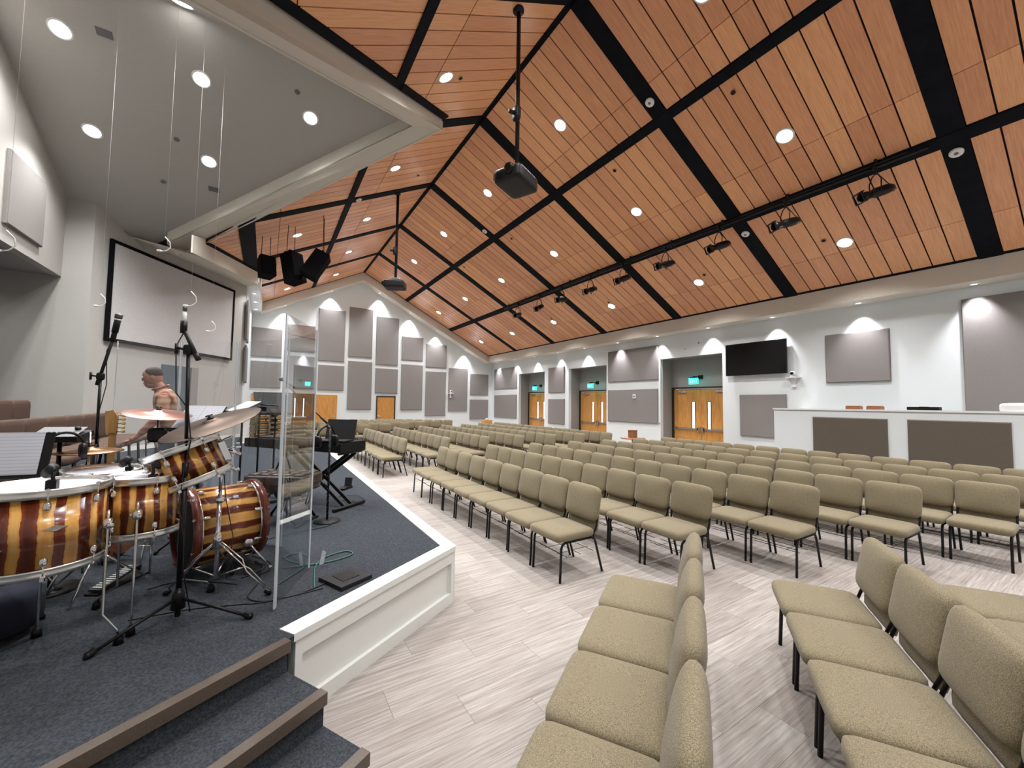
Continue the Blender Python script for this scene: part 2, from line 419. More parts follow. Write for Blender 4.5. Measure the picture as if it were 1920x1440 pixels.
# --- ceiling backing + planks
def rect(x0, x1, y0, y1): return [(x0, y0), (x1, y0), (x1, y1), (x0, y1)]
mb = MB(); slab(mb, rect(XR, XE+.05, YN, YGF+.05), .05, .12); ceil_r = struct(mb, 'ceiling', M['gap'])
mb = MB()
for p in clip_left(rect(-6, XR, YN, YGF+.05)): slab(mb, p, .05, .12)
ceil_l = struct(mb, 'ceiling', M['gap'])
BAYS = [(RAFT[i]+.15 if i >= 0 else RAFT[0]-3.21, (RAFT[i+1] if i+1 < len(RAFT) else YGF+.15)-.15) for i in range(-1, len(RAFT))]
segR = [(XR+.05, 5.77), (5.77, 6.30), (6.46, 8.1), (8.1, 8.90), (9.10, 10.63), (10.63, XE-.02)]
segL = [(2.42, XR-.05), (1.86, 2.42), (.14, 1.70), (-.40, .14), (-2.6, -.74)]
def planks(parent, segs, left):
    out = []
    for bi, (y0, y1) in enumerate(BAYS):
        nb = max(1, round((y1-y0)/.306)); w = (y1-y0)/nb
        for (x0, x1) in segs:
            for j in range(nb):
                poly = rect(x0+.006, x1-.006, y0+j*w+.011, y0+(j+1)*w-.011)
                for p in (clip_left(poly) if left else [poly]):
                    if area(p) > .01: out.append((p, random.random()))
    return out
def lay(parent, pls, viskey):
    pls.sort(key=viskey)
    for p, t in pls[:300]:
        mb = MB(); slab(mb, p, 0, .02); mb.build('ceiling_plank', M['wood'], parent, tone=t)
    if len(pls) > 300:
        mb = MB(); tn = []
        for p, t in pls[300:]:
            slab(mb, p, 0, .02); tn += [t]*(len(mb.f)-len(tn))
        o = mb.build('ceiling_planks', M['wood'], parent, tone=tn); o['kind'] = 'stuff'
def vk(it):
    x = sum(q[0] for q in it[0])/len(it[0]); y = sum(q[1] for q in it[0])/len(it[0])
    d = x*.53+y*.848; l = x*.848-y*.53; zz = zr(x)-1.75
    if d < .5 or abs(l/d) > 1.35 or zz/d > 1.1: return 1e5
    return (d*d+l*l+zz*zz)/ (zz)      # roughly inverse apparent size
lay(ceil_r, planks(ceil_r, segR, False), vk)
lay(ceil_l, planks(ceil_l, segL, True), vk)
for sgn in (1, -1):
    mb = MB(); xo = XE+1.6 if sgn > 0 else -6.4
    pts = [(XR, YN-.2, ZR+.45), (XR, YG+.2, ZR+.45), (xo, YG+.2, ZR+.45-K*abs(xo-XR)), (xo, YN-.2, ZR+.45-K*abs(xo-XR))]
    if sgn < 0: pts = [(XR, YN-.2, ZR+.45), (XR, YG+.2, ZR+.45), (-6.4, YG+.2, ZR+.3), (-6.4, YN-.2, ZR+.3)]
    mb.prism(pts, (0, 0, .1)); struct(mb, 'ceiling_light_blocker', M['gap'])  # unseen slabs added above the ceiling to keep world light out
# --- beams
def beam(poly, dz=-.02, name='beam'):
    mb = MB(); slab(mb, poly, dz, .05); return struct(mb, name, M['blackbeam'])
bn = 0
def trimname():
    global bn; bn += 1; return 'trim_%d' % bn
for y in [RAFT[0]-3.36]+RAFT:
    beam(rect(XR, XE, y-.15, y+.15), name=trimname())
    for p in clip_left(rect(-3, XR, y-.15, y+.15)):
        if area(p) > .02: beam(p, name=trimname())
for (xa, xb) in ((6.30, 6.46), (8.90, 9.10)):
    beam(rect(xa, xb, YN, YGF), -.03, trimname())
for (xa, xb) in ((1.70, 1.86), (-.74, -.40)):
    for p in clip_left(rect(xa, xb, YN, YGF)): beam(p, -.03, trimname())
beam(rect(XR-.05, XR, YN, YGF), -.02, trimname()); beam(rect(XR, XR+.05, YN, YGF), -.02, trimname())
beam(rect(XE-.06, XE, YN, YGF), -.01, trimname())  # black strip stands for the shadow line along the eave
beam(rect(XR, XE, YGF-.06, YGF), -.01, trimname())
for p in clip_left(rect(-.4, XR, YGF-.06, YGF)): beam(p, -.01, trimname())
def edge_trim(p, q, w, nm):
    d = (Vector(q)-Vector(p)).normalized(); n = Vector((-d.y, d.x))*w
    if nm == 'near': n = -n
    a, b = Vector(p), Vector(q)
    poly = [tuple(a), tuple(b), tuple(b+n), tuple(a+n)]
    if nm == 'far':
        poly = [tuple(a), tuple(b), tuple(b-n), tuple(a-n)]
    mb = MB(); slab(mb, poly, -.03, .05); struct(mb, trimname(), M['blackbeam'])
ext = lambda p, q, t: (p[0]+(q[0]-p[0])*t, p[1]+(q[1]-p[1])*t)
edge_trim(AP, ext(AP, N1, 1.9), .13, 'x')
edge_trim(F1, F2, .07, 'far')

# --- right fascia, soffit, wall with openings
struct(MB().box((XE-.002, YN, ZF+.001), (XE+.03, YGF, zr(XE)+.1)), 'trim_eave_right', M['soffit'])
struct(MB().box((XE+.031, YN, ZF), (XW, YG, ZF+.03)), 'ceiling_soffit_right', M['soffit'])
OPEN = [(6.97, 9.28), (11.96, 14.40), (16.32, 18.76)]
ZO = 3.46; XD = 12.86
mb = MB(); ys = YN
for a, b in OPEN:
    mb.box((XW, ys, 0), (XW+.15, a, ZF+.02)); mb.box((XW, a, ZO), (XW+.15, b, ZF+.02)); ys = b
mb.box((XW, ys, 0), (XW+.15, YG, ZF+.02)); wall_r = struct(mb, 'wall_right', M['paint'])
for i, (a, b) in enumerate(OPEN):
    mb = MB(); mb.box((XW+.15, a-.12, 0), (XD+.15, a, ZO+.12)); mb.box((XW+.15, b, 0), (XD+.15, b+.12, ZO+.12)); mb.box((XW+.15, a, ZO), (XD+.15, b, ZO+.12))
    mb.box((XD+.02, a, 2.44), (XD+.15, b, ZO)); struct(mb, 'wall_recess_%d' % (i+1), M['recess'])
    # door pair
    d = bpy.data.objects.new('door_%d' % (i+1), None); C.objects.link(d); d['kind'] = 'structure'; d.location = (XD, (a+b)/2, 0)
    h = (b-a)/2-.01
    mb = MB(); mb.box((-.02, -h, 0), (.12, -h+.07, 2.44)); mb.box((-.02, h-.07, 0), (.12, h, 2.44)); mb.box((-.02, -h+.07, 2.38), (.12, h-.07, 2.44)); mb.build('door_frame', M['bronze'], d)
    for s in (-1, 1):
        y0, y1 = sorted((s*.006, s*(h-.08)))
        yw0, yw1 = sorted((s*.24, s*.34))
        mb = MB(); mb.box((.02, y0, .01), (.065, yw0, 2.37)); mb.box((.02, yw1, .01), (.065, y1, 2.37)); mb.box((.02, yw0, .01), (.065, yw1, .98)); mb.box((.02, yw0, 1.90), (.065, yw1, 2.37))
        lf = mb.build('door_leaf', M['door'], d)
        mb = MB()
        for (q0, q1, r0, r1) in ((yw0-.022, yw0, .96, 1.92), (yw1, yw1+.022, .96, 1.92), (yw0, yw1, .96, .98), (yw0, yw1, 1.90, 1.92)): mb.box((.008, q0, r0), (.02, q1, r1))
        mb.build('window_frame', M['black'], lf)
        MB().box((.04, yw0, .98), (.045, yw1, 1.90)).build('pane', M['daylight'], lf)
        mb = MB(); mb.box((-.03, min(s*.1, s*(h-.16)), .93), (-.01, max(s*.1, s*(h-.16)), .985)); mb.box((-.03, min(s*.1, s*.14), .92), (.02, max(s*.1, s*.14), .995)); mb.box((-.03, min(s*(h-.2), s*(h-.16)), .92), (.02, max(s*(h-.2), s*(h-.16)), .995))
        mb.build('push_bar', M['steel'], lf)
        mb = MB(); mb.box((-.035, min(s*.03, s*.09), .86), (.02, max(s*.03, s*.09), 1.04)); mb.tube([(-.03, s*.06, .9), (-.07, s*.06, .88), (-.07, s*.12, .88)], .011, 6)
        mb.build('door_handle', M['steel'], lf)
        mb = MB(); mb.box((-.03, min(s*.55, s*.85), 2.24), (.02, max(s*.55, s*.85), 2.31)); mb.tube([(-.01, s*.7, 2.32), (-.20, s*.85, 2.36), (-.02, s*.98, 2.40)], .010, 6)
        mb.build('door_closer', M['steel'], lf)
    e = thing('exit_sign', 'glowing blue-green exit sign above the door pair ' + ['nearest the wall television', 'in the middle of the far right wall', 'farthest away, nearest the gable wall'][i], 'sign', (XD-.42, (a+b)/2, 2.62), 0, 'exit signs over the door pairs')
    mb = MB(); mb.box((-.02, -.02, .14), (.44, .02, .17)); mb.box((.38, -.08, .09), (.44, .08, .22)); mb.box((-.03, -.12, .1), (.03, .12, .135)); mb.build('bracket', M['black'], e)
    b_ = MB().box((-.02, -.165, -.1), (.02, .165, .1)).build('lit_panel', M['exit'], e)
    for li, strokes in enumerate(([(0, 0, .02, 1), (0, 0, 1, .14), (0, .43, .85, .57), (0, .86, 1, 1)], 'X', [(.4, 0, .6, 1)], [(.4, 0, .6, 1), (0, .86, 1, 1)])):
        y0 = .115-.07*li; sx, sz_ = .048, .12; mb = MB()
        if strokes == 'X':
            for s in (1, -1): mb.prism([(0, y0-sx/2-s*(sx/2), -sz_/2), (0, y0-sx/2-s*(sx/2)+s*.013, -sz_/2), (0, y0-sx/2+s*(sx/2), sz_/2), (0, y0-sx/2+s*(sx/2)-s*.013, sz_/2)], (-.003, 0, 0))
        else:
            for (u0, v0, u1, v1) in strokes:
                if u1 <= .02: u1 = .25
                mb.box((-.003, y0-u1*sx, -sz_/2+v0*sz_), (0, y0-u0*sx, -sz_/2+v1*sz_))
        mb.build('letter', M['exit_letter'], b_, loc=(-.021, 0, 0))
# lobby behind the doors
# --- gable wall far
def gx(z): return z
mb = MB(); mb.prism([(-.69, YG, 0), (XW, YG, 0), (XW, YG, ZF+.02), (XE, YG, ZF+.02), (XR, YG, ZR-.42), (-.3, YG, zr(-.3)-.42), (-.69, YG, zr(-.3)-.42)], (0, .15, 0))
wall_far = struct(mb, 'wall_far', M['paint'])
FH = .42
mb = MB(); mb.prism([(XE, YGF, ZF), (XE, YGF, zr(XE)+.08), (XR, YGF, ZR+.08), (XR, YGF, ZR-FH)], (0, .03, 0)); mb.prism([(XR, YGF, ZR+.08), (-.40, YGF, zr(-.40)+.08), (-.40, YGF, zr(-.33)-FH), (XR, YGF, ZR-FH)], (0, .03, 0))
struct(mb, 'trim_gable_fascia', M['soffit'])
mb = MB(); mb.prism([(XE, YGF, ZF), (XR, YGF, ZR-FH), (XR, YGF, ZR-FH+.03), (XE, YGF, ZF+.03)], (0, YG-YGF, 0), Matrix.Translation((0, .031, 0)))
mb.prism([(-.7, YGF, zr(-.33)-FH), (-.33, YGF, zr(-.33)-FH), (XR, YGF, ZR-FH), (XR, YGF, ZR-FH+.03), (-.7, YGF, zr(-.33)-FH+.03)], (0, YG-YGF, 0), Matrix.Translation((0, .031, 0)))
struct(mb, 'ceiling_soffit_gable', M['soffit'])
# near gable, left hidden walls (close the room behind the camera)
mb = MB(); mb.box((-6.2, YN-.15, 0), (XW+.15, YN, 9)); struct(mb, 'wall_near', M['paint'])
# --- far left wing wall
ZL = zr(-.33)-FH
mb = MB(); mb.box((-.84, 16.7, 0), (-.69, YG, ZL+.05)); struct(mb, 'wall_left_far', M['paint'])
mb = MB(); mb.box((-.33, 16.2, ZL), (-.30, YGF, zr(-.3)+.1)); struct(mb, 'trim_left_fascia', M['soffit'])
mb = MB(); mb.box((-.689, 16.2, ZL), (-.331, YGF+.03, ZL+.03)); struct(mb, 'ceiling_soffit_left', M['paint'])
# fascia and soffit over the screen wall
B1, B2 = (-1.43, 12.36, 5.30), (-.37, 16.2, 5.80)
def thick(pts, n, t):
    return MB().prism(pts, tuple(Vector(n).normalized()*t))
B0 = tuple(Vector(B1)+(Vector(B1)-Vector(B2))*.16); struct(thick([B0, B2, (F2[0], F2[1], zr(F2[0])+.1), (F1[0], F1[1], zr(F1[0])+.1), (B0[0], B0[1], B0[2]+.42)], (-1, .28, 0), .03), 'trim_screen_fascia', M['soffit'])
SCR_R, SCR_L, SCR_C = Vector((-.72, 16.7, 0)), Vector((-3.035, 12.8, 0)), Vector((-3.374, 12.23, 0))
mb = MB(); mb.add([B1, B2, (-.72, 16.72, 5.80), (-3.05, 12.85, 5.70), (-2.3, 12.65, 5.55), (B1[0]-.1, B1[1]-.1, 5.32)], [(0, 1, 2), (0, 2, 3), (0, 3, 4), (0, 4, 5)]); struct(mb, 'ceiling_soffit_screen', M['soffit'])
# screen wall
def vwall(pts, n, t, name, m):
    mb = MB(); mb.prism(pts, tuple(Vector(n).normalized()*t)); return struct(mb, name, m)
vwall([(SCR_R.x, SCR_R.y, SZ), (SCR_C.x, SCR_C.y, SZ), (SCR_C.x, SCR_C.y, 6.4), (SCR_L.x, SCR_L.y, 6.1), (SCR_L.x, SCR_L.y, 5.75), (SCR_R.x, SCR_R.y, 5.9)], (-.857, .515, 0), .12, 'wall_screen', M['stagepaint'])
# side wall of the choir recess (continues behind the header)
HX, HY, HZ = -3.83, 12.23, 4.36
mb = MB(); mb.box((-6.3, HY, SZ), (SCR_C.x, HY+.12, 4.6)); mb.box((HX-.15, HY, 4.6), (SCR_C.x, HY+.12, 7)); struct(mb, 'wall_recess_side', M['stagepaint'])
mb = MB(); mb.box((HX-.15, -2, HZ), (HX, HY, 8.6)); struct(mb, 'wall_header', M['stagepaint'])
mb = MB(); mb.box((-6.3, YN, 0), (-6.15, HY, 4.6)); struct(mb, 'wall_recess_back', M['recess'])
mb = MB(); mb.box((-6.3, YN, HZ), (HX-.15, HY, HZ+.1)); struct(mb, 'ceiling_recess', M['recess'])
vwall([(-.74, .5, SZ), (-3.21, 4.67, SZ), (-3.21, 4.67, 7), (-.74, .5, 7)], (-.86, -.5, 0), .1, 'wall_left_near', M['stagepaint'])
mb = MB(); mb.box((-.84, YN, 0), (-.74, .5, 7)); struct(mb, 'wall_left_behind', M['paint'])

# --- stage canopy: cross gable ceiling, rim bands, inner faces, fascia
def quadmesh(name, pts, m, t=.03):
    mb = MB(); n = len(pts); vs = list(pts)+[(x, y, z+t) for x, y, z in pts]
    fs = [tuple(range(n)), tuple(range(2*n-1, n-1, -1))]+[(i, i+n, (i+1) % n+n, (i+1) % n) for i in range(n)]
    mb.add(vs, fs); return struct(mb, name, m)
zc = lambda y: 8.2-K*abs(y-YC)
IC = (2.50, 8.20, 7.82)
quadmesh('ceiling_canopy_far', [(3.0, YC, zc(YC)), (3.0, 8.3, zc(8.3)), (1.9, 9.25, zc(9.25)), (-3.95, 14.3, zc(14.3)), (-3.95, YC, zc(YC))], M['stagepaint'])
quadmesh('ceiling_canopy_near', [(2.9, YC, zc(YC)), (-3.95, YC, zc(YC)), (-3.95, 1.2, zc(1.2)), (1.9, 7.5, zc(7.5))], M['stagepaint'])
# far band
zb = lambda y: 7.9-K*abs(y-YC)
O1, O2 = (3.11, 8.02, 7.82), (-1.507, 12.508, zb(12.508))
IC, I2 = (2.50, 8.28, zb(8.28)), (-1.568, 12.03, zb(12.03))
def ex(p, q, t): return tuple(Vector(q)+(Vector(q)-Vector(p))*t)
O2, I2 = ex(O1, O2, .04), ex(IC, I2, .16)
quadmesh('ceiling_band_far', [O1, O2, (I2[0]+.15, I2[1]+.45, I2[2]-.12), I2, IC], M['soffit'])
mb = MB(); mb.prism([IC, I2, (I2[0], I2[1], I2[2]+.36), (IC[0], IC[1], IC[2]+.36)], (.02, .03, 0)); struct(mb, 'trim_canopy_inner_far', M['soffit'])
NO2 = (-.257, 5.116, 6.05); NI2 = (-.264, 5.531, 6.12)
NO2, NI2 = ex(O1, NO2, 1.1), ex(IC, NI2, 1.3)
quadmesh('ceiling_band_near', [O1, IC, NI2, NO2], M['soffit'])
mb = MB(); mb.prism([O1, NO2, (NO2[0], NO2[1], NO2[2]+.45), (O1[0], O1[1], zr(O1[0])+.1)], (-.02, .02, 0)); struct(mb, 'trim_canopy_fascia_near', M['soffit'])
mb = MB(); mb.prism([O1, O2, (O2[0], O2[1], O2[2]+.4), (O1[0], O1[1], zr(O1[0])+.1)], (-.02, -.02, 0)); struct(mb, 'trim_canopy_fascia_far', M['soffit'])
mb = MB(); mb.prism([IC, NI2, (NI2[0], NI2[1], NI2[2]+.5), (IC[0], IC[1], IC[2]+.4)], (.02, -.03, 0)); struct(mb, 'trim_canopy_inner_near', M['soffit'])
mb = MB(); mb.box((-6.5, YG, 0), (-.84, YG+.15, 9)); mb.box((-6.5, YN, 0), (-6.32, YG, 9)); struct(mb, 'wall_light_blocker', M['soffit'])  # outer shell added to stop world light leaking past the screen wall

# --- stage platform
H60 = R(60); sd = Vector((math.sin(H60), math.cos(H60))); sn = Vector((math.cos(H60), -math.sin(H60)))   # along side edge, outward normal
S0 = Vector((1.48, 3.27)); S1 = Vector((.18, 2.48))
def off(p, n, d): return (p[0]+n[0]*d, p[1]+n[1]*d)
S2 = (S1.x-sd.x*6, S1.y-sd.y*6)
outer = [tuple(S0), (1.48, 13.1), (-.69, 14.4), (-.69, 16.7), (-6.2, 16.7), (-6.2, -1), S2, tuple(S1)]
inner = [(1.38, 3.36), (1.38, 13.04), (-.69, 14.28), (-.69, 16.69), (-6.14, 16.69), (-6.14, -1), S2, tuple(S1)]
bw = .115
ins0 = Vector((1.48-bw, 3.27+.075)); ins1 = S1+Vector((-.066, .10))
carpet_poly = [tuple(ins0), (1.48-bw, 13.0), (-.69, 14.28), (-.69, 16.69), (-6.14, 16.69), (-6.14, -1), S2, tuple(S1), tuple(ins1)]
mb = MB(); mb.prism([(x, y, 0) for x, y in [(1.40, 3.34), (1.40, 13.0), (-.69, 14.2), (-.69, 16.69), (-6.14, 16.69), (-6.14, -1), (S2[0], S2[1]+.1), (S1.x-.02, S1.y+.08)]], (0, 0, SZ-.03))
mb.prism([(x, y, SZ-.03) for x, y in carpet_poly], (0, 0, .03))
stage = tag(mb.build('stage_platform', M['carpet']), 'raised stage with charcoal carpet, white panelled front and white edge strip', 'stage')
mb = MB()
mb.prism([(1.48, 3.27, SZ-.035), (1.48, 13.1, SZ-.035), (1.48-bw, 13.0, SZ-.035), (ins0.x, ins0.y, SZ-.035)], (0, 0, .042))
mb.prism([(S1.x, S1.y, SZ-.035), (1.48, 3.27, SZ-.035), (ins0.x, ins0.y, SZ-.035), (ins1.x, ins1.y, SZ-.035)], (0, 0, .042))
mb.prism([(1.48, 13.1, SZ-.035), (-.69, 14.4, SZ-.035), (-.69, 14.28, SZ-.035), (1.48-bw, 13.0, SZ-.035)], (0, 0, .042))
mb.build('edge_strip', M['white'], stage)
# panelled fronts: rails and stiles proud of a recessed panel
def front(p, q, name):
    p, q = Vector(p), Vector(q); L = (q-p).length; d = (q-p)/L
    mt = Matrix(((d.x, d.y, 0, p.x), (d.y, -d.x, 0, p.y), (0, 0, 1, 0), (0, 0, 0, 1)))
    mb = MB(); mb.box((0, -.06, 0), (L, -.03, SZ-.035), mt); mb.box((0, -.03, SZ-.13), (L, 0, SZ-.035), mt); mb.box((0, -.03, 0), (L, 0, .09), mt)
    n = max(1, round(L/1.6))
    for i in range(n+1):
        c = i*L/n; mb.box((max(0, c-.045), -.03, .09), (min(L, c+.045), 0, SZ-.13), mt)
    mb.build(name, M['white'], stage)
front((S1.x+.01, S1.y+.02), (1.475, 3.28), 'front_panel'); front((1.475, 3.275), (1.475, 13.1), 'front_panel')
# steps
def step(i, z):
    a = Vector(S1)+sn*(.30*i)-sn*.0+Vector((-.02, -.05)); b = a-sd*2
    st = [a, b, b-sn*.9, a-sn*.9] if i else None
    t = thing('stair_step', ['top stage nosing', 'upper carpeted stage step with brown edge strip, just below the stage floor', 'lower carpeted stage step with brown edge strip, nearest the floor'][i], 'step') if i else None
    if i:
        mb = MB(); w = .30+.04; q = [a-sn*.02, b-sn*.02, b-sn*w, a-sn*w]; mb.prism([(v.x, v.y, 0) for v in q], (0, 0, z)); mb.build('tread', M['carpet'], t)
    q0 = a; mb = MB()
    prof = [(-.055, z+.004), (0, z+.004), (0, z-.055), (-.012, z-.055), (-.012, z-.006), (-.055, z-.006)]
    ends = []
    for e in (a+sd*.004, b): ends.append([(e.x+sn.x*u, e.y+sn.y*u, zz) for u, zz in prof])
    n = len(prof); mb.add(ends[0]+ends[1], [tuple(range(n)), tuple(range(2*n-1, n-1, -1))]+[(k, k+n, (k+1) % n+n, (k+1) % n) for k in range(n)])
    if i: mb.build('nosing', M['nosing'], t)
    else: mb.build('nosing', M['nosing'], stage)
    return t
step(0, SZ)
mb = MB(); a = S1+Vector((-.02, -.05)); b = a-sd*6; q = [a-sn*.02, b-sn*.02, b-sn*.3, a-sn*.3]; mb.prism([(v.x, v.y, 0) for v in q], (0, 0, SZ-.001)); mb.build('riser', M['carpet'], stage)
step(1, .32); step(2, .16)

# choir risers
r1 = tag(MB().box((-2.85, 4.4, SZ), (-1.75, 10.7, .63)).build('choir_riser', M['carpet']), 'lower carpeted choir riser under the front row of choir seats', 'riser')
r2 = tag(MB().box((-3.78, 4.4, SZ), (-2.85, 10.9, .83)).build('choir_riser', M['carpet']), 'upper carpeted choir riser under the back row of choir seats', 'riser')
#==PART2==
# ------------------------------------------------------------ acoustic panels
def panel_mesh(w, h, t, mb=None):
    mb = mb or MB(); b = .018
    x0, x1, z0, z1 = -w/2, w/2, -h/2, h/2
    v = [(x0, 0, z0), (x1, 0, z0), (x1, 0, z1), (x0, 0, z1)]
    v += [(x0, -t+b, z0), (x1, -t+b, z0), (x1, -t+b, z1), (x0, -t+b, z1)]
    v += [(x0+b, -t, z0+b), (x1-b, -t, z0+b), (x1-b, -t, z1-b), (x0+b, -t, z1-b)]
    f = [(0, 1, 2, 3)]
    for a in (0, 4):
        for i in range(4): j = (i+1) % 4; f.append((a+i, a+j, a+4+j, a+4+i))
    f.append((8, 9, 10, 11)); return mb.add(v, f)
def panel(label, c, w, h, rz, t=.06, m='panel', group=None, name='acoustic_panel'):
    o = panel_mesh(w, h, t).build(name, M[m]); o.rotation_euler = (0, 0, rz); o.location = Vector(c)+Vector((math.sin(rz), -math.cos(rz), 0))*.003
    return tag(o, label, 'acoustic panel', group)
GP = [  # x0,x1,z0,z1 on the gable wall
 (-.65, .57, 3.83, 5.20, 'square grey panel high in the leftmost column of the gable wall'),
 (-.64, .58, 2.36, 3.62, 'square grey panel low in the leftmost column of the gable wall'),
 (.78, 1.99, 4.20, 5.51, 'square grey panel of the second column behind the clear shield top'),
 (.80, 2.0, 2.35, 3.97, 'lower grey panel of the second column seen through the clear shield'),
 (2.13, 3.38, 3.82, 6.48, 'tall grey panel left of the gable peak, above the wide orange doors'),
 (2.18, 3.40, 2.33, 3.61, 'square grey panel right above the wide orange doors'),
 (3.57, 4.77, 4.13, 6.75, 'tallest-standing upper grey panel right under the gable peak'),
 (3.59, 4.80, 1.36, 3.90, 'tall lower grey panel left of the single gable door'),
 (4.97, 6.18, 3.80, 6.44, 'tall upper grey panel above the single gable door'),
 (4.98, 6.19, 2.25, 3.60, 'square grey panel directly over the single gable door'),
 (6.38, 7.61, 4.15, 5.49, 'square upper grey panel second column right of the single gable door'),
 (6.39, 7.62, 1.33, 3.91, 'tall lower grey panel just right of the single gable door'),
 (7.79, 9.07, 3.83, 5.18, 'square upper grey panel left of the white wall camera'),
 (7.81, 9.06, 1.0, 3.59, 'tall lower grey panel just left of the white wall camera'),
 (9.23, 10.47, 1.28, 3.87, 'tall grey panel behind the small white wall camera'),
 (10.66, 11.93, 2.29, 3.58, 'square upper grey panel at the right end of the gable wall'),
 (10.66, 11.94, .78, 2.0, 'square lower grey panel at the right end of the gable wall')]
for x0, x1, z0, z1, lb in GP:
    panel(lb, ((x0+x1)/2, YG, (z0+z1)/2), x1-x0, z1-z0, 0, group='acoustic panels on the gable wall')
RP = [  # y0,y1,z0,z1 on right wall
 (18.95, 21.52, 2.655, 3.89, 'upper grey wall panel nearest the far corner of the right wall'),
 (18.95, 21.50, .93, 2.295, 'lower grey wall panel nearest the far corner of the right wall'),
 (14.70, 15.95, 2.345, 3.60, 'upper grey panel between the two farthest door recesses'),
 (14.69, 15.95, .80, 2.03, 'lower grey panel between the two farthest door recesses'),
 (9.35, 11.83, 2.715, 3.985, 'wide upper grey panel between the middle and near door recesses'),
 (9.37, 11.84, 1.10, 2.39, 'wide lower grey panel behind the white thermostat'),
 (5.18, 6.43, .89, 2.12, 'grey panel on the right wall below the television'),
 (3.02, 4.25, 2.395, 3.62, 'grey square panel lit from above, over the booth ledge'),
 (-.9, 1.90, .9, 4.035, 'largest grey panel, at the right edge behind the booth')]
for y0, y1, z0, z1, lb in RP:
    panel(lb, (XW, (y0+y1)/2, (z0+z1)/2), y1-y0, z1-z0, R(-90), group='acoustic panels on the right wall')
panel('mauve grey panel high on the header wall over the choir opening', (HX, 10.55, 5.29), 1.25, 1.27, R(90))
for y, lb, z0, z1 in ((17.2, 'upper edge-on grey panel on the far left wing wall', 3.9, 5.3), (17.2, 'lower edge-on grey panel on the far left wing wall', 2.4, 3.7)):
    panel(lb, (-.69, y, (z0+z1)/2), 1.25, z1-z0, R(90))
for y in (-2.5, 4.2):   # panels on hidden near wall, seen only in reflections
    pass

# --- gable doors
def wood_door(name, x0, x1, h, knob, parent=None):
    d = bpy.data.objects.new(name, None); C.objects.link(d); d['kind'] = 'structure'; d.location = ((x0+x1)/2, YG-.02, 0); w = (x1-x0)/2
    mb = MB(); mb.box((-w, -.03, 0), (-w+.05, .02, h)); mb.box((w-.05, -.03, 0), (w, .02, h)); mb.box((-w+.05, -.03, h-.05), (w-.05, .02, h)); mb.build('door_frame', M['bronze'], d)
    MB().box((-w+.06, -.01, .01), (w-.06, .015, h-.06)).build('door_leaf', M['door'], d)
    s = knob; mb = MB(); mb.lathe([(0, 0), (.03, .002), (.03, .012), (.012, .016), (.012, .05), (0, .05)], 12, align((s*(w-.13), -.01, 1.0), (0, -1, 0))); mb.tube([(s*(w-.13), -.06, 1.0), (s*(w-.27), -.06, 1.0)], .011, 8); mb.build('door_handle', M['steel'], d)
    return d
wood_door('door_4', 5.07, 6.10, 2.10, -1)
d5 = bpy.data.objects.new('door_5', None); C.objects.link(d5); d5['kind'] = 'structure'; d5.location = (1.27, YG, 0)
MB().box((-1.84, -.05, .01), (-.55, -.01, 2.09)).build('door_leaf', M['door'], d5)
MB().box((.88, -.05, .01), (1.84, -.01, 2.09)).build('door_leaf', M['door'], d5)
MB().box((-.55, -.03, .0), (.88, -.005, 2.13)).build('opening_dark_sheet', M['plastic'], d5)  # black sheet stands in for the darkness inside the open doorway
mb = MB(); mb.tube([(1.72, -.06, 1.0), (1.72, -.10, 1.0), (1.58, -.10, 1.0)], .012, 8); mb.lathe([(0, 0), (.03, .002), (.03, .012), (0, .014)], 12, align((1.72, -.05, 1.0), (0, -1, 0))); mb.build('door_handle', M['steel'], d5)

# --- baseboards
struct(MB().box((-.69, YG-.015, 0), (-.58, YG, .1)).box((3.13, YG-.015, 0), (5.06, YG, .1)).box((6.11, YG-.015, 0), (XW, YG, .1)), 'baseboard_far', M['white'])
mb = MB(); ys = 4.9
for a, b in OPEN: mb.box((XW-.015, ys, 0), (XW, a, .1)); ys = b
mb.box((XW-.015, ys, 0), (XW, YG-.016, .1)); struct(mb, 'baseboard_right', M['white'])
dS = (SCR_R-SCR_C).normalized(); nS = Vector((.857, -.515, 0))
a, b = SCR_C+nS*.003, SCR_R+nS*.003
mb = MB(); mb.prism([(a.x, a.y, SZ), (b.x, b.y, SZ), (b.x, b.y, SZ+.1), (a.x, a.y, SZ+.1)], tuple(nS*.014)); struct(mb, 'baseboard_screen', M['white'])

# --- screen on the angled wall
def on_screen(s, z, o=0):      # s metres from the right end back along the wall
    p = SCR_R-dS*s+nS*o; return (p.x, p.y, z)
angS = math.atan2(dS.y, dS.x)
sc = thing('projection_screen', 'large white projection screen in a black frame on the angled stage wall', 'screen', on_screen(2.78, 4.262, .02), angS)
W2_, H2_ = 4.19/2, 2.375/2
mb = MB(); MB().box((-W2_+.07, -.045, -H2_+.07), (W2_-.07, -.03, H2_-.07)).build('screen_surface', M['screen'], sc)
for a0, a1 in (((-W2_, -.06, -H2_), (W2_, 0, -H2_+.075)), ((-W2_, -.06, H2_-.075), (W2_, 0, H2_)), ((-W2_, -.06, -H2_+.075), (-W2_+.075, 0, H2_-.075)), ((W2_-.075, -.06, -H2_+.075), (W2_, 0, H2_-.075))): mb.box(a0, a1)
mb.build('frame', M['cloth'], sc)
dw = thing('wall_cabinet', 'dark bluish door-like panel with grey side on the angled wall behind the person', 'panel', on_screen(2.52, 1.87, .0), angS)
MB().box((-.77, -.03, -1.3), (.2, 0, .82)).build('face', mat('slate_paint', (.09, .115, .13), .6), dw)
MB().box((.2, -.05, -1.3), (.46, 0, .82)).build('side', mat('taupe_paint', (.26, .235, .225), .7), dw)

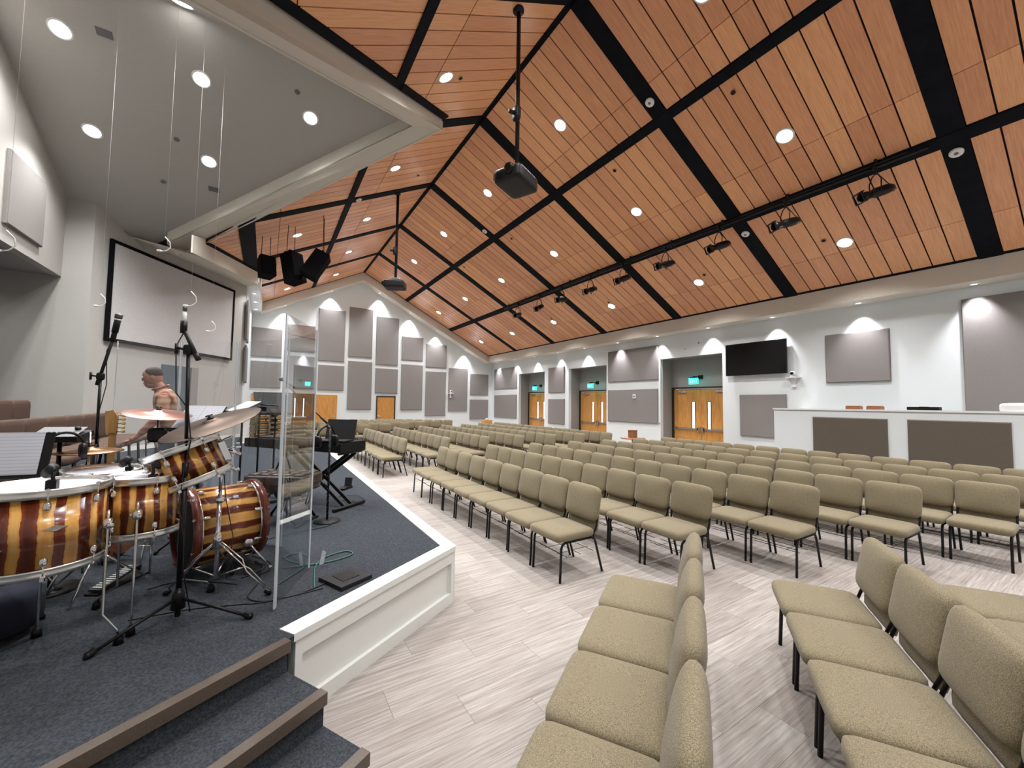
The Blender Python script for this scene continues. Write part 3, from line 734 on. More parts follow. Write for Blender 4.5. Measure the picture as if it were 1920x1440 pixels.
# --- television
tv = thing('television', 'black flat television mounted high on the right wall above a grey panel', 'television', (XW-.02, 5.95, 3.18), 0)
MB().box((-.11, -.84, -.48), (-.05, .84, .48)).build('bezel', M['plastic'], tv)
MB().box((-.113, -.825, -.465), (-.109, .825, .465)).build('tv_screen', M['tv'], tv)
MB().box((-.05, -.2, -.2), (.02, .2, .2)).build('wall_mount', M['black'], tv)
def wall_camera(loc, rz, lb):
    t = thing('wall_camera', lb, 'camera', loc, rz)
    mb = MB(); mb.box((-.16, -.16, -.10), (0, .16, -.08)); mb.prism([(0, -.05, -.35), (0, -.05, -.1), (-.05, -.05, -.1), (-.05, -.05, -.35)], (0, .1, 0)); mb.build('shelf', M['whiteplastic'], t)
    MB().lathe([(0, -.08), (.06, -.08), (.06, -.05), (.035, -.04)], 16, Matrix.Translation((-.09, 0, 0))).build('base', M['whiteplastic'], t)
    MB().cushion((-.09, 0, .02), (.055, .06, .06), 3, 5).build('camera_head', M['whiteplastic'], t)
    MB().lathe([(0, .0), (.035, .0), (.04, .03), (.03, .035), (0, .03)], 14, align((-.13, 0, .02), (-1, 0, 0))).build('lens', M['black'], t)
wall_camera((XW, 4.98, 2.66), 0, 'small white wall camera on a bracket just right of the television')
wall_camera((9.35, YG-.06, 2.42), R(90), 'small white camera on a bracket on the tall gable wall panel')
def plate(lb, cat, name, loc, d, m='whiteplastic', rz=0):
    o = MB().box((-d[0], -d[1]/2, -d[2]/2), (0, d[1]/2, d[2]/2)).build(name, M[m]); o.location = loc; o.rotation_euler = (0, 0, rz)
    b_ = MB().box((-d[0]-.008, -d[1]/4, -d[2]/5), (-d[0], d[1]/4, d[2]/5)).build('button', M['midgray'], o)
    return tag(o, lb, cat)
plate('white thermostat box on the wide lower grey panel', 'thermostat', 'thermostat', (XW-.06, 10.42, 2.11), (.03, .13, .16))
plate('white light switch on the wall beside the nearest door recess', 'switch', 'light_switch', (XW, 9.32, 1.12), (.012, .08, .12))
plate('white sensor plate high above the nearest door recess, left one', 'sensor', 'wall_sensor', (XW, 8.25, 3.72), (.012, .08, .08))
plate('white sensor plate high above the nearest door recess, right one', 'sensor', 'wall_sensor', (XW, 7.75, 3.87), (.02, .10, .10))

# --- sound booth
booth = thing('sound_booth', 'white half-height sound booth wall with two dark fabric panels', 'booth', (10.7, 0, 0))
mb = MB(); mb.box((0, -4.5, 0), (.12, 4.83, 1.70)); mb.box((.12, 4.71, 0), (XW-10.7, 4.83, 1.70)); mb.build('wall_body', M['paint'], booth)
mb = MB(); mb.box((-.02, -4.5, 1.70), (.30, 4.85, 1.735)); mb.box((.30, 4.60, 1.70), (XW-10.7, 4.85, 1.735)); mb.build('ledge', M['white'], booth)
panel('dark brown-grey panel on the booth front, the narrower left one', (10.7, 3.37, .98), 1.28, 1.14, R(-90), .04, 'panel_dark')
panel('dark brown-grey panel on the booth front, the wider right one', (10.7, 1.80, .98), 1.27, 1.14, R(-90), .04, 'panel_dark')
o = MB().box((-.1, -.12, 0), (.1, .12, .06)).build('wooden_box', M['boxwood']); o.location = (10.84, 3.30, 1.735); tag(o, 'low brown wooden box on the booth ledge, left of its pair', 'box')
MB().box((-.09, -.11, .06), (.09, .11, .075)).build('lid', M['boxwood'], o)
o = MB().box((-.1, -.12, 0), (.1, .12, .06)).build('wooden_box', M['boxwood']); o.location = (10.84, 2.95, 1.735); tag(o, 'low brown wooden box on the booth ledge, right of its pair', 'box')
MB().box((-.09, -.11, .06), (.09, .11, .075)).build('lid', M['boxwood'], o)
o = MB().box((-.1, -.22, 0), (.1, .22, .065)).build('black_case', M['plastic']); o.location = (10.84, 2.23, 1.735); tag(o, 'low black case lying on the booth ledge', 'case')
MB().box((-.1, -.05, .065), (.1, .05, .07)).build('latch', M['gray'], o)
o = MB().cushion((0, 0, .06), (.12, .30, .085), 6, 5).build('white_equipment_cover', M['whiteplastic']); o.location = (10.84, 1.0, 1.735); tag(o, 'rounded white cover on the booth ledge at the right edge', 'cover')

# ------------------------------------------------------------ ceiling cans, detectors, washers
CX = {'r': [5.30, 7.78, 10.41], 'l': [2.60, .62]}
CY = [3.24+3.36*i for i in range(-1, 6)]
def can(x, y, lb, power):
    t = thing('recessed_light', lb, 'ceiling light', (x, y, zr(x)), 0, 'round recessed lights in the wood ceiling')
    s = -K if x > XR else K
    nrm = Vector((-s, 0, 1)).normalized() if True else None
    A = Vector((0, 0, 1)).rotation_difference(nrm).to_matrix().to_4x4()
    MB().lathe([(.120, -.002), (.128, -.014), (.152, -.006), (.154, .0)], 28, A).build('trim_ring', M['white'], t)
    MB().lathe([(.121, -.010), (.118, -.004), (.100, -.002)], 28, A).build('reflector', M['lampsoft'], t)
    MB().lathe([(0.0, -.005), (.102, -.005)], 28, A).build('lamp', M['lamp'], t)
    spot(x, y, zr(x)-.10, power, 125, .9, .10)
rown = ['nearest', 'second', 'third', 'fourth', 'fifth', 'sixth', 'farthest']
for i, y in enumerate(CY):
    for j, x in enumerate(CX['r']):
        if i == 0 and j < 3:
            spot(x, y, zr(x)-.1, P_CAN, 125, .9, .1); continue
        can(x, y, 'lit round light, %s cross row, %s right-slope file' % (rown[i], ['ridge-side', 'middle', 'eave-side'][j]), P_CAN*[1.2, 1, .66][j])
    for j, x in enumerate(CX['l']):
        if (j == 0 and y < 6) or (j == 1 and y < 12) or abs(x-.62) < .1 and abs(y-16.7) < .2 and False: continue
        can(x, y, 'lit round light, %s cross row, left slope, %s file' % (rown[i], ['ridge-side', 'outer'][j]), P_CAN)
for (x, y) in ((2.60, 3.24), (.62, 3.24), (2.60, -.12), (.62, -.12), (2.6, -3.4), (5.3, -3.4), (7.78, -3.4), (10.4, -3.4)): spot(x, y, zr(x)-.1, P_CAN, 125, .9, .1)  # unseen spots added on the can grid to brighten the near stage
for y in (6.5, 9.0, 11.2): spot(-5.0, y, HZ-.1, 6, 150, .9, .1)  # unseen lights added to lift the dark choir recess
# stage canopy cans
for i, (x, y) in enumerate([(.575, 9.07), (-1.24, 9.07), (-3.05, 9.07), (-1.245, 10.58), (-3.05, 10.6), (-1.37, 7.92)]):
    z = zc(y); lb = ['tip-side light of the front line in the stage canopy', 'middle light of the front line in the stage canopy', 'wall-side light of the front line in the stage canopy',
        'light of the rear line nearer the wood ceiling in the stage canopy', 'light of the rear line near the screen corner in the stage canopy', 'sliver-like light by the near rim of the stage canopy'][i]
    t = thing('recessed_light', lb, 'ceiling light', (x, y, z), 0, 'round recessed lights in the stage canopy')
    nrm = Vector((0, K if y > YC else -K, 1)).normalized(); A = Vector((0, 0, 1)).rotation_difference(nrm).to_matrix().to_4x4()
    MB().lathe([(.120, -.002), (.128, -.014), (.152, -.006), (.154, .0)], 28, A).build('trim_ring', M['white'], t)
    MB().lathe([(.121, -.008), (.118, -.003), (.105, -.001)], 28, A).build('reflector', M['lampsoft'], t)
    MB().lathe([(0.0, -.004), (.102, -.004)], 28, A).build('lamp', M['lamp'], t)
    spot(x, y, z-.10, P_STAGE, 120, .9, .09)
for (x, y) in ((-3.05, 7.19), (-3.05, 5.7), (-1.24, 5.7), (.575, 7.19), (-3.45, 8.6)): spot(x, y, zc(y)-.1, P_STAGE, 120, .9, .09)  # hidden mirror-side spots, plus one added for the header wall glow
# wall washers
WY = [1.68, 3.50, 5.38, 7.27, 9.2, 11.1, 13.05, 14.95, 16.9, 18.9, 20.9]
def washer(x, y, z, lb, power, aim, g):
    t = thing('wall_washer', lb, 'wall washer', (x, y, z), 0, g)
    MB().lathe([(.05, -.002), (.055, -.008), (.078, -.004), (.08, 0)], 20).build('trim_ring', M['white'], t)
    MB().lathe([(0, -.001), (.05, -.001)], 20).build('lamp', M['lampsoft'], t)
    spot(x, y, z-.03, power, 76, 1, .03, aim, (.95, .95, 1))
for i, y in enumerate(WY):
    washer(XW-.26, y, ZF, 'small round washer light in the right soffit, %s from the near end' % NTH[i], P_WASH, (.10, 0, -1), 'small washer lights in the right wall soffit')
washer(XW-.26, -.2, ZF, 'small round washer light in the right soffit, beyond the frame edge', P_WASH, (.10, 0, -1), 'small washer lights in the right wall soffit')
for i, x in enumerate([.62, 2.65, 5.05, 6.75, 8.35, 10.2]):
    lb = ['left of the gable peak, farther from it', 'left of the gable peak, closer to it', 'right of the gable peak, closest to it', 'right of the gable peak, second from it', 'right of the gable peak, third from it', 'near the lower right end of the gable soffit'][i]
    washer(x, YG-.28, zr(x)-FH+(.0), 'small washer light '+lb, P_WASH*2.0, (0, .10, -1), 'small washer lights in the gable soffit')
for i, y in enumerate([16.4, 17.9, 19.4, 20.9]):
    washer(-.52, y, ZL, 'small washer light in the far left soffit, %s from the near end' % NTH[i], P_WASH*.8, (-.1, 0, -1), 'small washer lights in the far left soffit')
# detectors on the beams, sprinkler dots
def disc(name, lb, cat, p, r, m, g=None, h=.03):
    x, y = p; s = -K if x > XR else K
    A = Vector((0, 0, 1)).rotation_difference(Vector((-s, 0, 1)).normalized()).to_matrix().to_4x4()
    o = MB().lathe([(0, -h-.02), (r*.8, -h-.02), (r, -h*.6-.02), (r, -.02)], 20, A).build(name, M[m]); o.location = (x, y, zr(x)); tag(o, lb, cat, g)
    MB().lathe([(0, -h-.026), (r*.3, -h-.026), (r*.32, -h-.02)], 12, A).build('sensor_cap', M['midgray' if m == 'whiteplastic' else 'black'], o)
for (x, y, w) in ((6.02, 4.77, 'near the ridge, on the nearest fully seen cross beam'), (9.26, 1.42, 'at the upper right, on the cross beam by the frame edge'), (9.40, 4.77, 'just under the lighting pipe, on the nearest full cross beam'),
               (6.04, 11.49, 'near the ridge, on the third cross beam from the camera'), (9.39, 11.49, 'under the lighting pipe, third cross beam'), (9.43, 14.85, 'under the lighting pipe, fourth cross beam'), (2.0, 11.49, 'on the left slope, beside the crossing of black beams')):
    disc('smoke_detector', 'round white detector '+w, 'smoke detector', (x, y), .085, 'whiteplastic', 'round white detectors on the black beams')
for i, (x, y) in enumerate(((6.69, 3.56), (6.69, 6.30), (10.2, 3.54), (10.2, 6.30), (6.69, 10.83), (10.2, 9.9), (2.9, 6.63), (3.4, 10.6), (6.6, 14.3), (10.2, 13.2))):
    disc('ceiling_sprinkler', 'tiny dark disc in a wood plank, %s' % ['upper planks, nearest bay', 'upper planks, second bay', 'lower planks, nearest bay', 'lower planks, second bay', 'upper planks, third bay', 'lower planks, third bay',
         'left slope by the big canopy tip', 'left slope near the far projector pole', 'upper planks, fourth bay', 'lower planks, fourth bay'][i], 'sprinkler', (x, y), .04, 'gap', 'tiny dark sprinkler discs in the planks', .004)
for i, (x, y) in enumerate(((-1.75, 10.3), (-2.5, 8.9), (.3, 8.7), (-1.2, 11.2), (-2.1, 11.3), (-2.6, 8.4))):
    z = zc(y); A = Vector((0, 0, 1)).rotation_difference(Vector((0, K, 1)).normalized()).to_matrix().to_4x4()
    mb = MB()
    if i in (1, 3): mb.box((-.1, -.06, -.015), (.1, .06, 0), A)
    else: mb.lathe([(0, -.02), (.04, -.02), (.05, 0)], 16, A)
    o = mb.build('ceiling_fitting', M['midgray']); o.location = (x, y, z)
    tag(o, ['small round pale fitting at the centre of the stage canopy', 'small square pale plate near the left of the stage canopy', 'small round pale fitting by the canopy tip', 'small square plate above the hanging microphone wire', 'small round fitting by the screen corner of the canopy', 'small round fitting near the canopy ridge'][i], 'ceiling fitting')

# ------------------------------------------------------------ projectors
def projector(x, y, head, lb):
    z1 = zr(x)-.03; z0 = 5.42
    t = thing('ceiling_projector', lb, 'projector', (x, y, z1), 0)
    MB().tube([(0, 0, 0), (0, 0, z0-z1)], .028, 12).tube([(.045, .02, 0), (.045, .02, z0-z1+.05)], .012, 8).lathe([(0, .0), (.09, 0), (.09, -.03), (.03, -.05)], 16).build('pole', M['black'], t)
    g = MB(); g.cushion((-.05, -.06, -1.78), (.05, .07, .12), 4, 4); g.tube([(-.05, -.06, -1.78), (-.19, -.07, -1.80)], .03, 8); g.build('cable_hook', M['gray'], t)
    A = Matrix.Translation((0, 0, z0-z1)) @ Matrix.Rotation(head, 4, 'Z')
    mb = MB(); mb.cushion((0, 0, -.20), (.30, .24, .11), 9, 6, A); bd = mb.build('projector_body', M['gray'], t)
    mb = MB(); mb.lathe([(.0, .05), (.055, .05), (.075, .03), (.08, -.02), (.085, -.06)], 20, A @ align((.31, .07, -.16), (1, 0, 0))); mb.build('lens', M['black'], bd)
    MB().lathe([(0, .035), (.052, .035)], 16, A @ align((.33, .07, -.16), (1, 0, 0))).build('lens_glass', M['tv'], bd)
    mb = MB()
    for k in range(8): mb.box((.302, -.22+.022*k, -.27), (.306, -.208+.022*k, -.17), A)
    mb.build('vent', M['black'], bd)
    mb = MB(); mb.tube([(-.16, -.1, -.09), (-.16, -.1, -.03), (.16, -.1, -.03), (.16, -.1, -.09)], .014, 6, mtx=A); mb.tube([(-.16, .1, -.09), (-.16, .1, -.03), (.16, .1, -.03), (.16, .1, -.09)], .014, 6, mtx=A); mb.box((-.08, -.11, -.03), (.08, .11, .0), A)
    mb.build('mount', M['steel'], t)
projector(3.19, 5.05, R(205), 'dark projector on a long black pole hanging from the nearest ridge beam')
projector(3.12, 11.6, R(150), 'small distant dark projector on a long pole before the gable wall')

# ------------------------------------------------------------ lighting pipe and stage fixtures
pipe = thing('lighting_pipe', 'long black pipe hung under the black beam, carrying the stage fixtures', 'pipe', (8.87, 0, 5.96))
MB().tube([(0, 1.66, 0), (0, 14.9, 0)], .027, 10).build('pipe', M['black'], pipe)
MB().tube([(-.03, 1.9, .035), (-.03, 14.8, .035)], .012, 6).build('conduit', M['gray'], pipe)
for k in range(10):
    y = 2.3+1.36*k
    MB().box((-.02, y-.02, -.05), (.03, y+.02, zr(8.87)-5.96)).build('hanger', M['black'], pipe)
FY = [(2.31, 'nearest the camera'), (3.71, 'second from the near end'), (5.11, 'third from the near end'), (6.56, 'fourth from the near end'), (8.02, 'fifth from the near end'), (9.40, 'sixth from the near end'), (10.87, 'seventh from the near end'), (12.23, 'second from the far end'), (13.76, 'at the far end of the pipe')]
def fixture(y, lb, yaw, tilt):
    t = thing('stage_spotlight', 'black stage spotlight on the pipe, '+lb, 'spotlight', (8.85, y, 5.96), 0, 'black stage spotlights on the pipe')
    yaw = math.atan2(y-8.1, 8.85); tilt = tilt-R(4)
    MB().box((-.035, -.025, -.06), (.035, .025, .045)).tube([(0, 0, -.06), (0, 0, -.14)], .012, 8).build('clamp', M['black'], t)
    A = Matrix.Translation((0, 0, -.46)) @ Matrix.Rotation(yaw, 4, 'Z')
    mb = MB(); mb.tube([(0, .11, 0), (0, .115, .2), (0, .06, .30), (0, 0, .33), (0, -.06, .30), (0, -.115, .2), (0, -.11, 0)], .011, 6, mtx=A); mb.build('yoke', M['black'], t)
    B = A @ Matrix.Rotation(tilt, 4, 'Y')
    mb = MB(); mb.lathe([(0, -.33), (.05, -.32), (.075, -.26), (.085, -.20), (.085, .02), (.065, .05), (.065, .16), (.08, .17), (.08, .27), (.07, .27), (.07, .2)], 18, B @ Matrix.Rotation(R(-90), 4, 'Y'))
    mb.build('barrel', M['black'], t)
    mb = MB(); mb.box((-.315, -.095, -.095), (-.26, .095, -.075), B); mb.box((-.315, -.095, .075), (-.26, .095, .095), B); mb.box((-.315, -.095, -.075), (-.29, -.08, .075), B); mb.box((-.315, .08, -.075), (-.29, .095, .075), B)
    mb.build('gel_frame', M['black'], t)
    MB().tube([(0, 0, -.08), (0, 0, -.14)], .012, 6, mtx=B).build('focus_knob', M['black'], t)
    MB().tube([(.3, 0, .03), (.38, .02, .1), (.25, .05, .22), (.06, .03, .38), (.0, .02, .45)], .008, 5, mtx=A).build('power_cable', M['cable'], t)
for i, (y, lb) in enumerate(FY): fixture(y, lb, 0, R([-16, -14, -18, -14, -20, -18, -10, -20, -14][i]))

# ------------------------------------------------------------ hung loudspeakers
def speaker(loc, rz, tilt, w, d, h, lb, roll=0):
    t = thing('hanging_loudspeaker', lb, 'loudspeaker', loc, 0)
    A = Matrix.Rotation(roll, 4, 'Y') @ Matrix.Rotation(rz, 4, 'Z') @ Matrix.Rotation(tilt, 4, 'X')
    mb = MB(); mb.prism([(-w/2, -d/2, -h/2), (w/2, -d/2, -h/2), (w/2*.8, d/2, -h/2), (-w/2*.8, d/2, -h/2)], (0, 0, h), A); mb.build('cabinet', M['cloth'], t)
    MB().box((-w/2+.02, -d/2-.012, -h/2+.02), (w/2-.02, -d/2, h/2-.02), A).build('grille', M['cloth'], t)
    mb = MB()
    for s in (-1, 1):
        p = A @ Vector((s*w*.3, 0, h/2)); mb.tube([tuple(p), (p.x*.9, p.y*.9, zr(loc[0])-loc[2]-.02)], .009, 5)
    mb.box((-w*.45, -.03, h/2), (w*.45, .03, h/2+.03), A); mb.build('rigging', M['black'], t)
speaker((-.13, 12.75, 5.45), R(20), R(-12), .38, .36, .56, 'leftmost and smallest hung black loudspeaker beside the stage canopy')
speaker((.50, 12.35, 5.42), R(40), R(-14), .42, .42, .84, 'tall hung black loudspeaker, middle of the three')
speaker((1.03, 12.0, 5.52), R(75), R(-10), .40, .40, .80, 'hung black loudspeaker tilted to the right, nearest the ridge', R(38))

# ------------------------------------------------------------ hanging choir microphones
def choir_mic(x, y, z, ztop, lb):
    t = thing('hanging_microphone', lb, 'microphone', (x, y, z))
    MB().tube([(0, 0, .18), (0, 0, ztop-z)], .0011, 5).build('wire', M['whitecable'], t)
    MB().tube([(0, 0, .18), (.05, .0, .12), (.06, 0, .05), (.02, 0, .0), (-.02, 0, -.01)], .006, 6).build('gooseneck', M['whitecable'], t)
    MB().cushion((-.045, 0, -.012), (.03, .013, .013), 2.5, 4).build('capsule', M['whiteplastic'], t)
for (x, y, z, lb) in ((-2.02, 5.32, 3.06, 'white hanging microphone at the left frame edge under the header'), (-1.166, 6.52, 3.64, 'white hanging microphone over the top of the projection screen'), (-.858, 6.37, 2.95, 'white hanging microphone beside the tip of the front stand microphone'),
                   (-.87, 8.74, 2.98, 'white hanging microphone over the right half of the screen'), (-2.2, 8.38, 3.17, 'white hanging microphone left of the screen frame')):
    choir_mic(x, y, z, zc(y) if y > 3 else 6, lb)

# ------------------------------------------------------------ seats
def chair_parts(full=True, fab='fabric'):
    F = M[fab]
    tl = R(11)
    B = Matrix.Translation((.212, 0, .66)) @ Matrix.Rotation(tl, 4, 'Y')
    L = Matrix.Translation((.220, 0, .462)) @ Matrix.Rotation(R(7), 4, 'Y')
    seat = MB().pad((-.086, 0, .430), (.252, .2525, .058), 2, 11, 3.6, 8)
    back = MB().pad((0, 0, .040), (.064, .2525, .182), 0, 6.5, 2.3, 8, B)
    low = MB().pad((0, 0, .06), (.020, .232, .115), 0, 10, 4, 4, L)
    if not full:
        mb = MB(); mb.pad((-.086, 0, .430), (.252, .2525, .058), 2, 11, 3.6, 3); mb.pad((0, 0, .040), (.064, .2525, .182), 0, 6.5, 2.3, 5, B); mb.cushion((0, 0, .06), (.022, .225, .13), 6, 2, L)
        mb.cur = 1
        for s in (-1, 1):
            mb.tube([(-.28, s*.225, 0), (-.26, s*.225, .36), (-.22, s*.225, .385), (.12, s*.225, .385), (.2, s*.225, .3), (.28, s*.225, 0)], .012, 4)
        return mb
    return seat, back, low
def make_chair(rail=True):
    t = thing('stacking_chair', 'x', 'chair')
    seat, back, low = chair_parts()
    seat.build('seat', M['fabric'], t); back.build('backrest', M['fabric'], t); low.build('lumbar_pad', M['fabric'], t)
    for s in (-1, 1):
        MB().tube([(-.285, s*.226, 0), (-.270, s*.226, .33), (-.255, s*.226, .362), (-.22, s*.226, .378)], .0125, 8).build('leg', M['black'], t)
        MB().tube([(.285, s*.226, 0), (.185, s*.226, .33), (.165, s*.226, .362), (.13, s*.226, .378)], .0125, 8).build('leg', M['black'], t)
        MB().tube([(-.22, s*.226, .378), (.13, s*.226, .378)], .0125, 8).tube([(.15, s*.226, .37), (.20, s*.232, .50), (.265, s*.225, .80)], .010, 6).build('side_rail', M['black'], t)
    mb = MB()
    for x in (-.2, -.02, .16): mb.tube([(x, -.226, .235), (x, .226, .235)], .0032, 5)
    mb.tube([(-.27, -.226, .28), (-.27, .226, .28)], .0032, 5)
    for y in (-.1, .1): mb.tube([(-.22, y, .235), (.2, y, .235)], .0025, 4)
    mb.build('book_rack', M['black'], t)
    return t
proto = make_chair(); used = [False]
sm = chair_parts(False).build('stacking_chair', [M['fabric'], M['black']]); smused = [False]
CG = 'tan upholstered stacking chairs in rows'
nch = 0
def put_chair(x, y, rz, lb, g):
    global nch; nch += 1
    dd = math.hypot(x, y)
    if dd < 10.5:
        if not used[0]: used[0] = True; proto.location = (x, y, 0); proto.rotation_euler = (0, 0, rz); proto['label'] = lb; proto['group'] = g; return proto
        return dup(proto, (x, y, 0), rz, lb, g)
    if not smused[0]: smused[0] = True; o = sm
    else: o = sm.copy(); C.objects.link(o)
    o.location = (x, y, 0); o.rotation_euler = (0, 0, rz); return tag(o, lb, 'chair', g)
W = .511
rown2 = ['front', 'second', 'third', 'fourth', 'fifth', 'sixth', 'rear']
for i in range(7):
    far = 7.65-.06*i; n = 9+i
    for j in range(n):
        y = far-W*(j+.5)
        if y < -1.2: continue
        put_chair(2.80+1.09*i+random.uniform(-.012, .012), y, random.uniform(-.02, .02), 'tan chair of the near block, %s row, %s from the centre aisle' % (rown2[i], NTH[j]), 'tan chairs in rows of the near block')
    near = 9.36-.06*i
    for j in range(n):
        put_chair(2.66+1.09*i+random.uniform(-.012, .012), near+W*(j+.5), random.uniform(-.02, .02), 'tan chair of the far block, %s row, %s from the centre aisle' % (rown2[i], NTH[j]), 'tan chairs in rows of the far block')
U = Vector((.839, .545)); V = Vector((.545, -.839))
for ri, (s0, p, n) in enumerate(((2.88, -.257, 6), (3.335, .84, 7), (3.80, 1.94, 4))):
    for j in range(n):
        q = U*(s0-W*j)+V*p
        if ri == 0 and j > 4: continue
        put_chair(q.x, q.y, R(-57), 'tan chair in the angled block by the camera, %s row, %s from its aisle end' % (rown2[ri], NTH[j]), 'tan chairs in the angled block by the camera')
for ri in range(7):
    s0, p = 2.88+.455*ri, -.257+1.097*ri
    for j in range(11):
        q = U*(s0-W*j)+V*p; x, y = q.x-.1, 16.96-q.y
        if x < 1.6: continue
        if x < .1 or y > 21.3 or j > 8: continue
        put_chair(x, y, R(57), 'tan chair in the angled far block, %s row, %s from its aisle end' % (rown2[ri], NTH[j]), 'tan chairs in the angled far block')
print('chairs', nch)
# stacked chairs by the far doors
for k, (x, y, rz, n) in enumerate(((-.12, 17.3, R(200), 6), (.45, 17.0, R(150), 6), (1.05, 17.6, R(170), 5))):
    for j in range(n):
        o = sm.copy(); C.objects.link(o); o.location = (x, y, .17*j); o.rotation_euler = (0, 0, rz+random.uniform(-.06, .06))
        tag(o, 'tan chair in the %s stack by the orange doors, %s from the floor' % (['left', 'middle', 'right'][k], NTH[j]), 'chair', 'tan chairs stacked by the orange doors')
# choir seats
def choir_seat():
    t = thing('choir_chair', 'x', 'chair')
    MB().cushion((.06, 0, .43), (.25, .27, .055), 6, 4).build('seat', M['pew'], t)
    MB().cushion((-.22, 0, .67), (.05, .272, .21), 7, 5).build('backrest', M['pew'], t)
    for s in (-1, 1):
        MB().tube([(.24, s*.24, 0), (.22, s*.24, .38)], .012, 6).build('leg', M['black'], t); MB().tube([(-.26, s*.24, 0), (-.22, s*.24, .38)], .012, 6).build('leg', M['black'], t)
    return t
cs = choir_seat(); first = True
for r, (x, z, y0, n) in enumerate(((-2.1, .63, 9.7, 9), (-3.15, .83, 9.6, 9))):
    for j in range(n):
        y = y0-.55*j; lb = 'brown padded choir chair, %s row, %s from the screen wall' % (['front', 'back'][r], NTH[j])
        if first: cs.location = (x, y, z); cs['label'] = lb; cs['group'] = 'brown choir chairs'; first = False
        else: dup(cs, (x, y, z), 0, lb, 'brown choir chairs')
# small tables
def table(x, y, z, lb):
    t = thing('small_table', lb, 'table', (x, y, 0))
    MB().lathe([(0, z-.03), (.36, z-.03), (.37, z-.015), (.36, z), (0, z)], 28).build('table_top', M['boxwood'], t)
    MB().tube([(0, 0, .03), (0, 0, z-.03)], .03, 10).lathe([(0, 0), (.22, 0), (.2, .03), (0, .035)], 20).build('pedestal', M['black'], t)
table(9.62, 8.33, .76, 'small round brown table at the rear of the centre aisle')
o = MB().box((-.12, -.1, 0), (.12, .1, .22)).build('offering_box', M['boxwood']); o.location = (9.62, 8.33, .76); o.rotation_euler = (0, 0, R(20)); tag(o, 'red-brown wooden box standing on the small aisle table', 'box')
MB().box((-.13, -.11, .22), (.13, .11, .235)).build('lid', M['boxwood'], o)
for dx, w in ((.2, 'right'), (-.22, 'left')):
    o = MB().box((-.08, -.1, 0), (.08, .1, .012)).build('leaflet', M['paper']); o.location = (9.62+dx*.85, 8.33-dx*.5, .76); o.rotation_euler = (0, 0, R(30)); tag(o, 'white leaflets lying %s of the box on the small aisle table' % w, 'leaflet')
table(10.25, 18.9, .66, 'small table by the far corner of the room, carrying an orange box')
o = MB().box((-.26, -.14, 0), (.26, .14, .20)).build('tissue_holder', M['orangewood']); o.location = (10.25, 18.9, .66); tag(o, 'orange wooden holder with white tissue on the far table', 'box')
MB().cushion((0, 0, .24), (.09, .09, .07), 2.5, 4).build('tissue', M['paper'], o)
#==PART3==
# ------------------------------------------------------------ drum kit
def frame(center, zdir, xhint=(1, 0, 0)):
    z = Vector(zdir).normalized(); x = Vector(xhint); x = (x-z*x.dot(z)).normalized(); y = z.cross(x)
    return Matrix(((x.x, y.x, z.x, center[0]), (x.y, y.y, z.y, center[1]), (x.z, y.z, z.z, center[2]), (0, 0, 0, 1)))
def mthing(name, label, cat, mtx, group=None):
    t = thing(name, label, cat, group=group); t.matrix_world = mtx; t.location = mtx.to_translation(); t.rotation_euler = mtx.to_euler(); return t
def drum(name, label, center, axis, r, h, nl=8, ph=0, hoop='chrome', xh=(1, 0, 0), wood=False):
    t = mthing(name, label, 'drum', frame(center, axis, xh))
    MB().lathe([(r*.97, -h/2+.01), (r, -h/2+.004), (r, h/2-.004), (r*.97, h/2-.01)], 40).build('shell', M['drum'], t)
    for s, nm in ((1, 'drumhead'), (-1, 'bottom_head')):
        MB().lathe([(0, s*(h/2+.004)), (r*.94, s*(h/2+.004)), (r+.004, s*(h/2-.004))], 36).build(nm, M['plastic'] if wood else M['head'], t)
    for s in (1, -1):
        z = s*h/2
        if wood: MB().lathe([(r+.004, z-.022), (r+.022, z-.022), (r+.022, z+.026), (r+.006, z+.026), (r+.004, z-.022)], 40).build('hoop', M['maroon'], t); MB().lathe([(r+.002, z-s*.034), (r+.015, z-s*.034), (r+.015, z-s*.022), (r+.002, z-s*.022)], 40).build('hoop_inlay', M['chrome'], t)
        else: MB().lathe([(r+.002, z-.018), (r+.012, z-.018), (r+.014, z-.002), (r+.012, z+.014), (r+.018, z+.020), (r+.006, z+.022), (r+.002, z-.018)], 40).build('hoop', M['hoop'], t)
    for k in range(nl):
        a = ph+2*PI*k/nl; ca, sa = math.cos(a), math.sin(a); 
        for s in (1, -1):
            mb = MB(); q = Matrix.Translation((ca*(r+.012), sa*(r+.012), s*(h/2-.055)))
            mb.cushion((0, 0, 0), (.013, .013, .020), 3, 4, q)
            mb.tube([(ca*(r+.016), sa*(r+.016), s*(h/2-.05)), (ca*(r+.016), sa*(r+.016), s*(h/2+.028))], .0035, 6)
            mb.box((-.007, -.007, -.01), (.007, .007, .006), Matrix.Translation((ca*(r+.016), sa*(r+.016), s*(h/2+.02))))
            mb.build('lug', M['chrome'], t)
    return t
M['maroon'] = mat('maroon_hoop_lacquer', (.12, .018, .008), .2, coat=.7)
def badge(t, r, ang, z=0, w=.045, hh=.014):
    mb = MB(); pts = []
    for (u, v) in ((-w, 0), (-.4*w, hh*.45), (0, hh), (.4*w, hh*.45), (w, 0), (.4*w, -hh*.45), (0, -hh), (-.4*w, -hh*.45)):
        a = ang+u/r; pts.append(((r+.002)*math.cos(a), (r+.002)*math.sin(a), z+v))
    mb.prism(pts, (math.cos(ang)*.003, math.sin(ang)*.003, 0)); mb.build('badge', M['steel'], t)
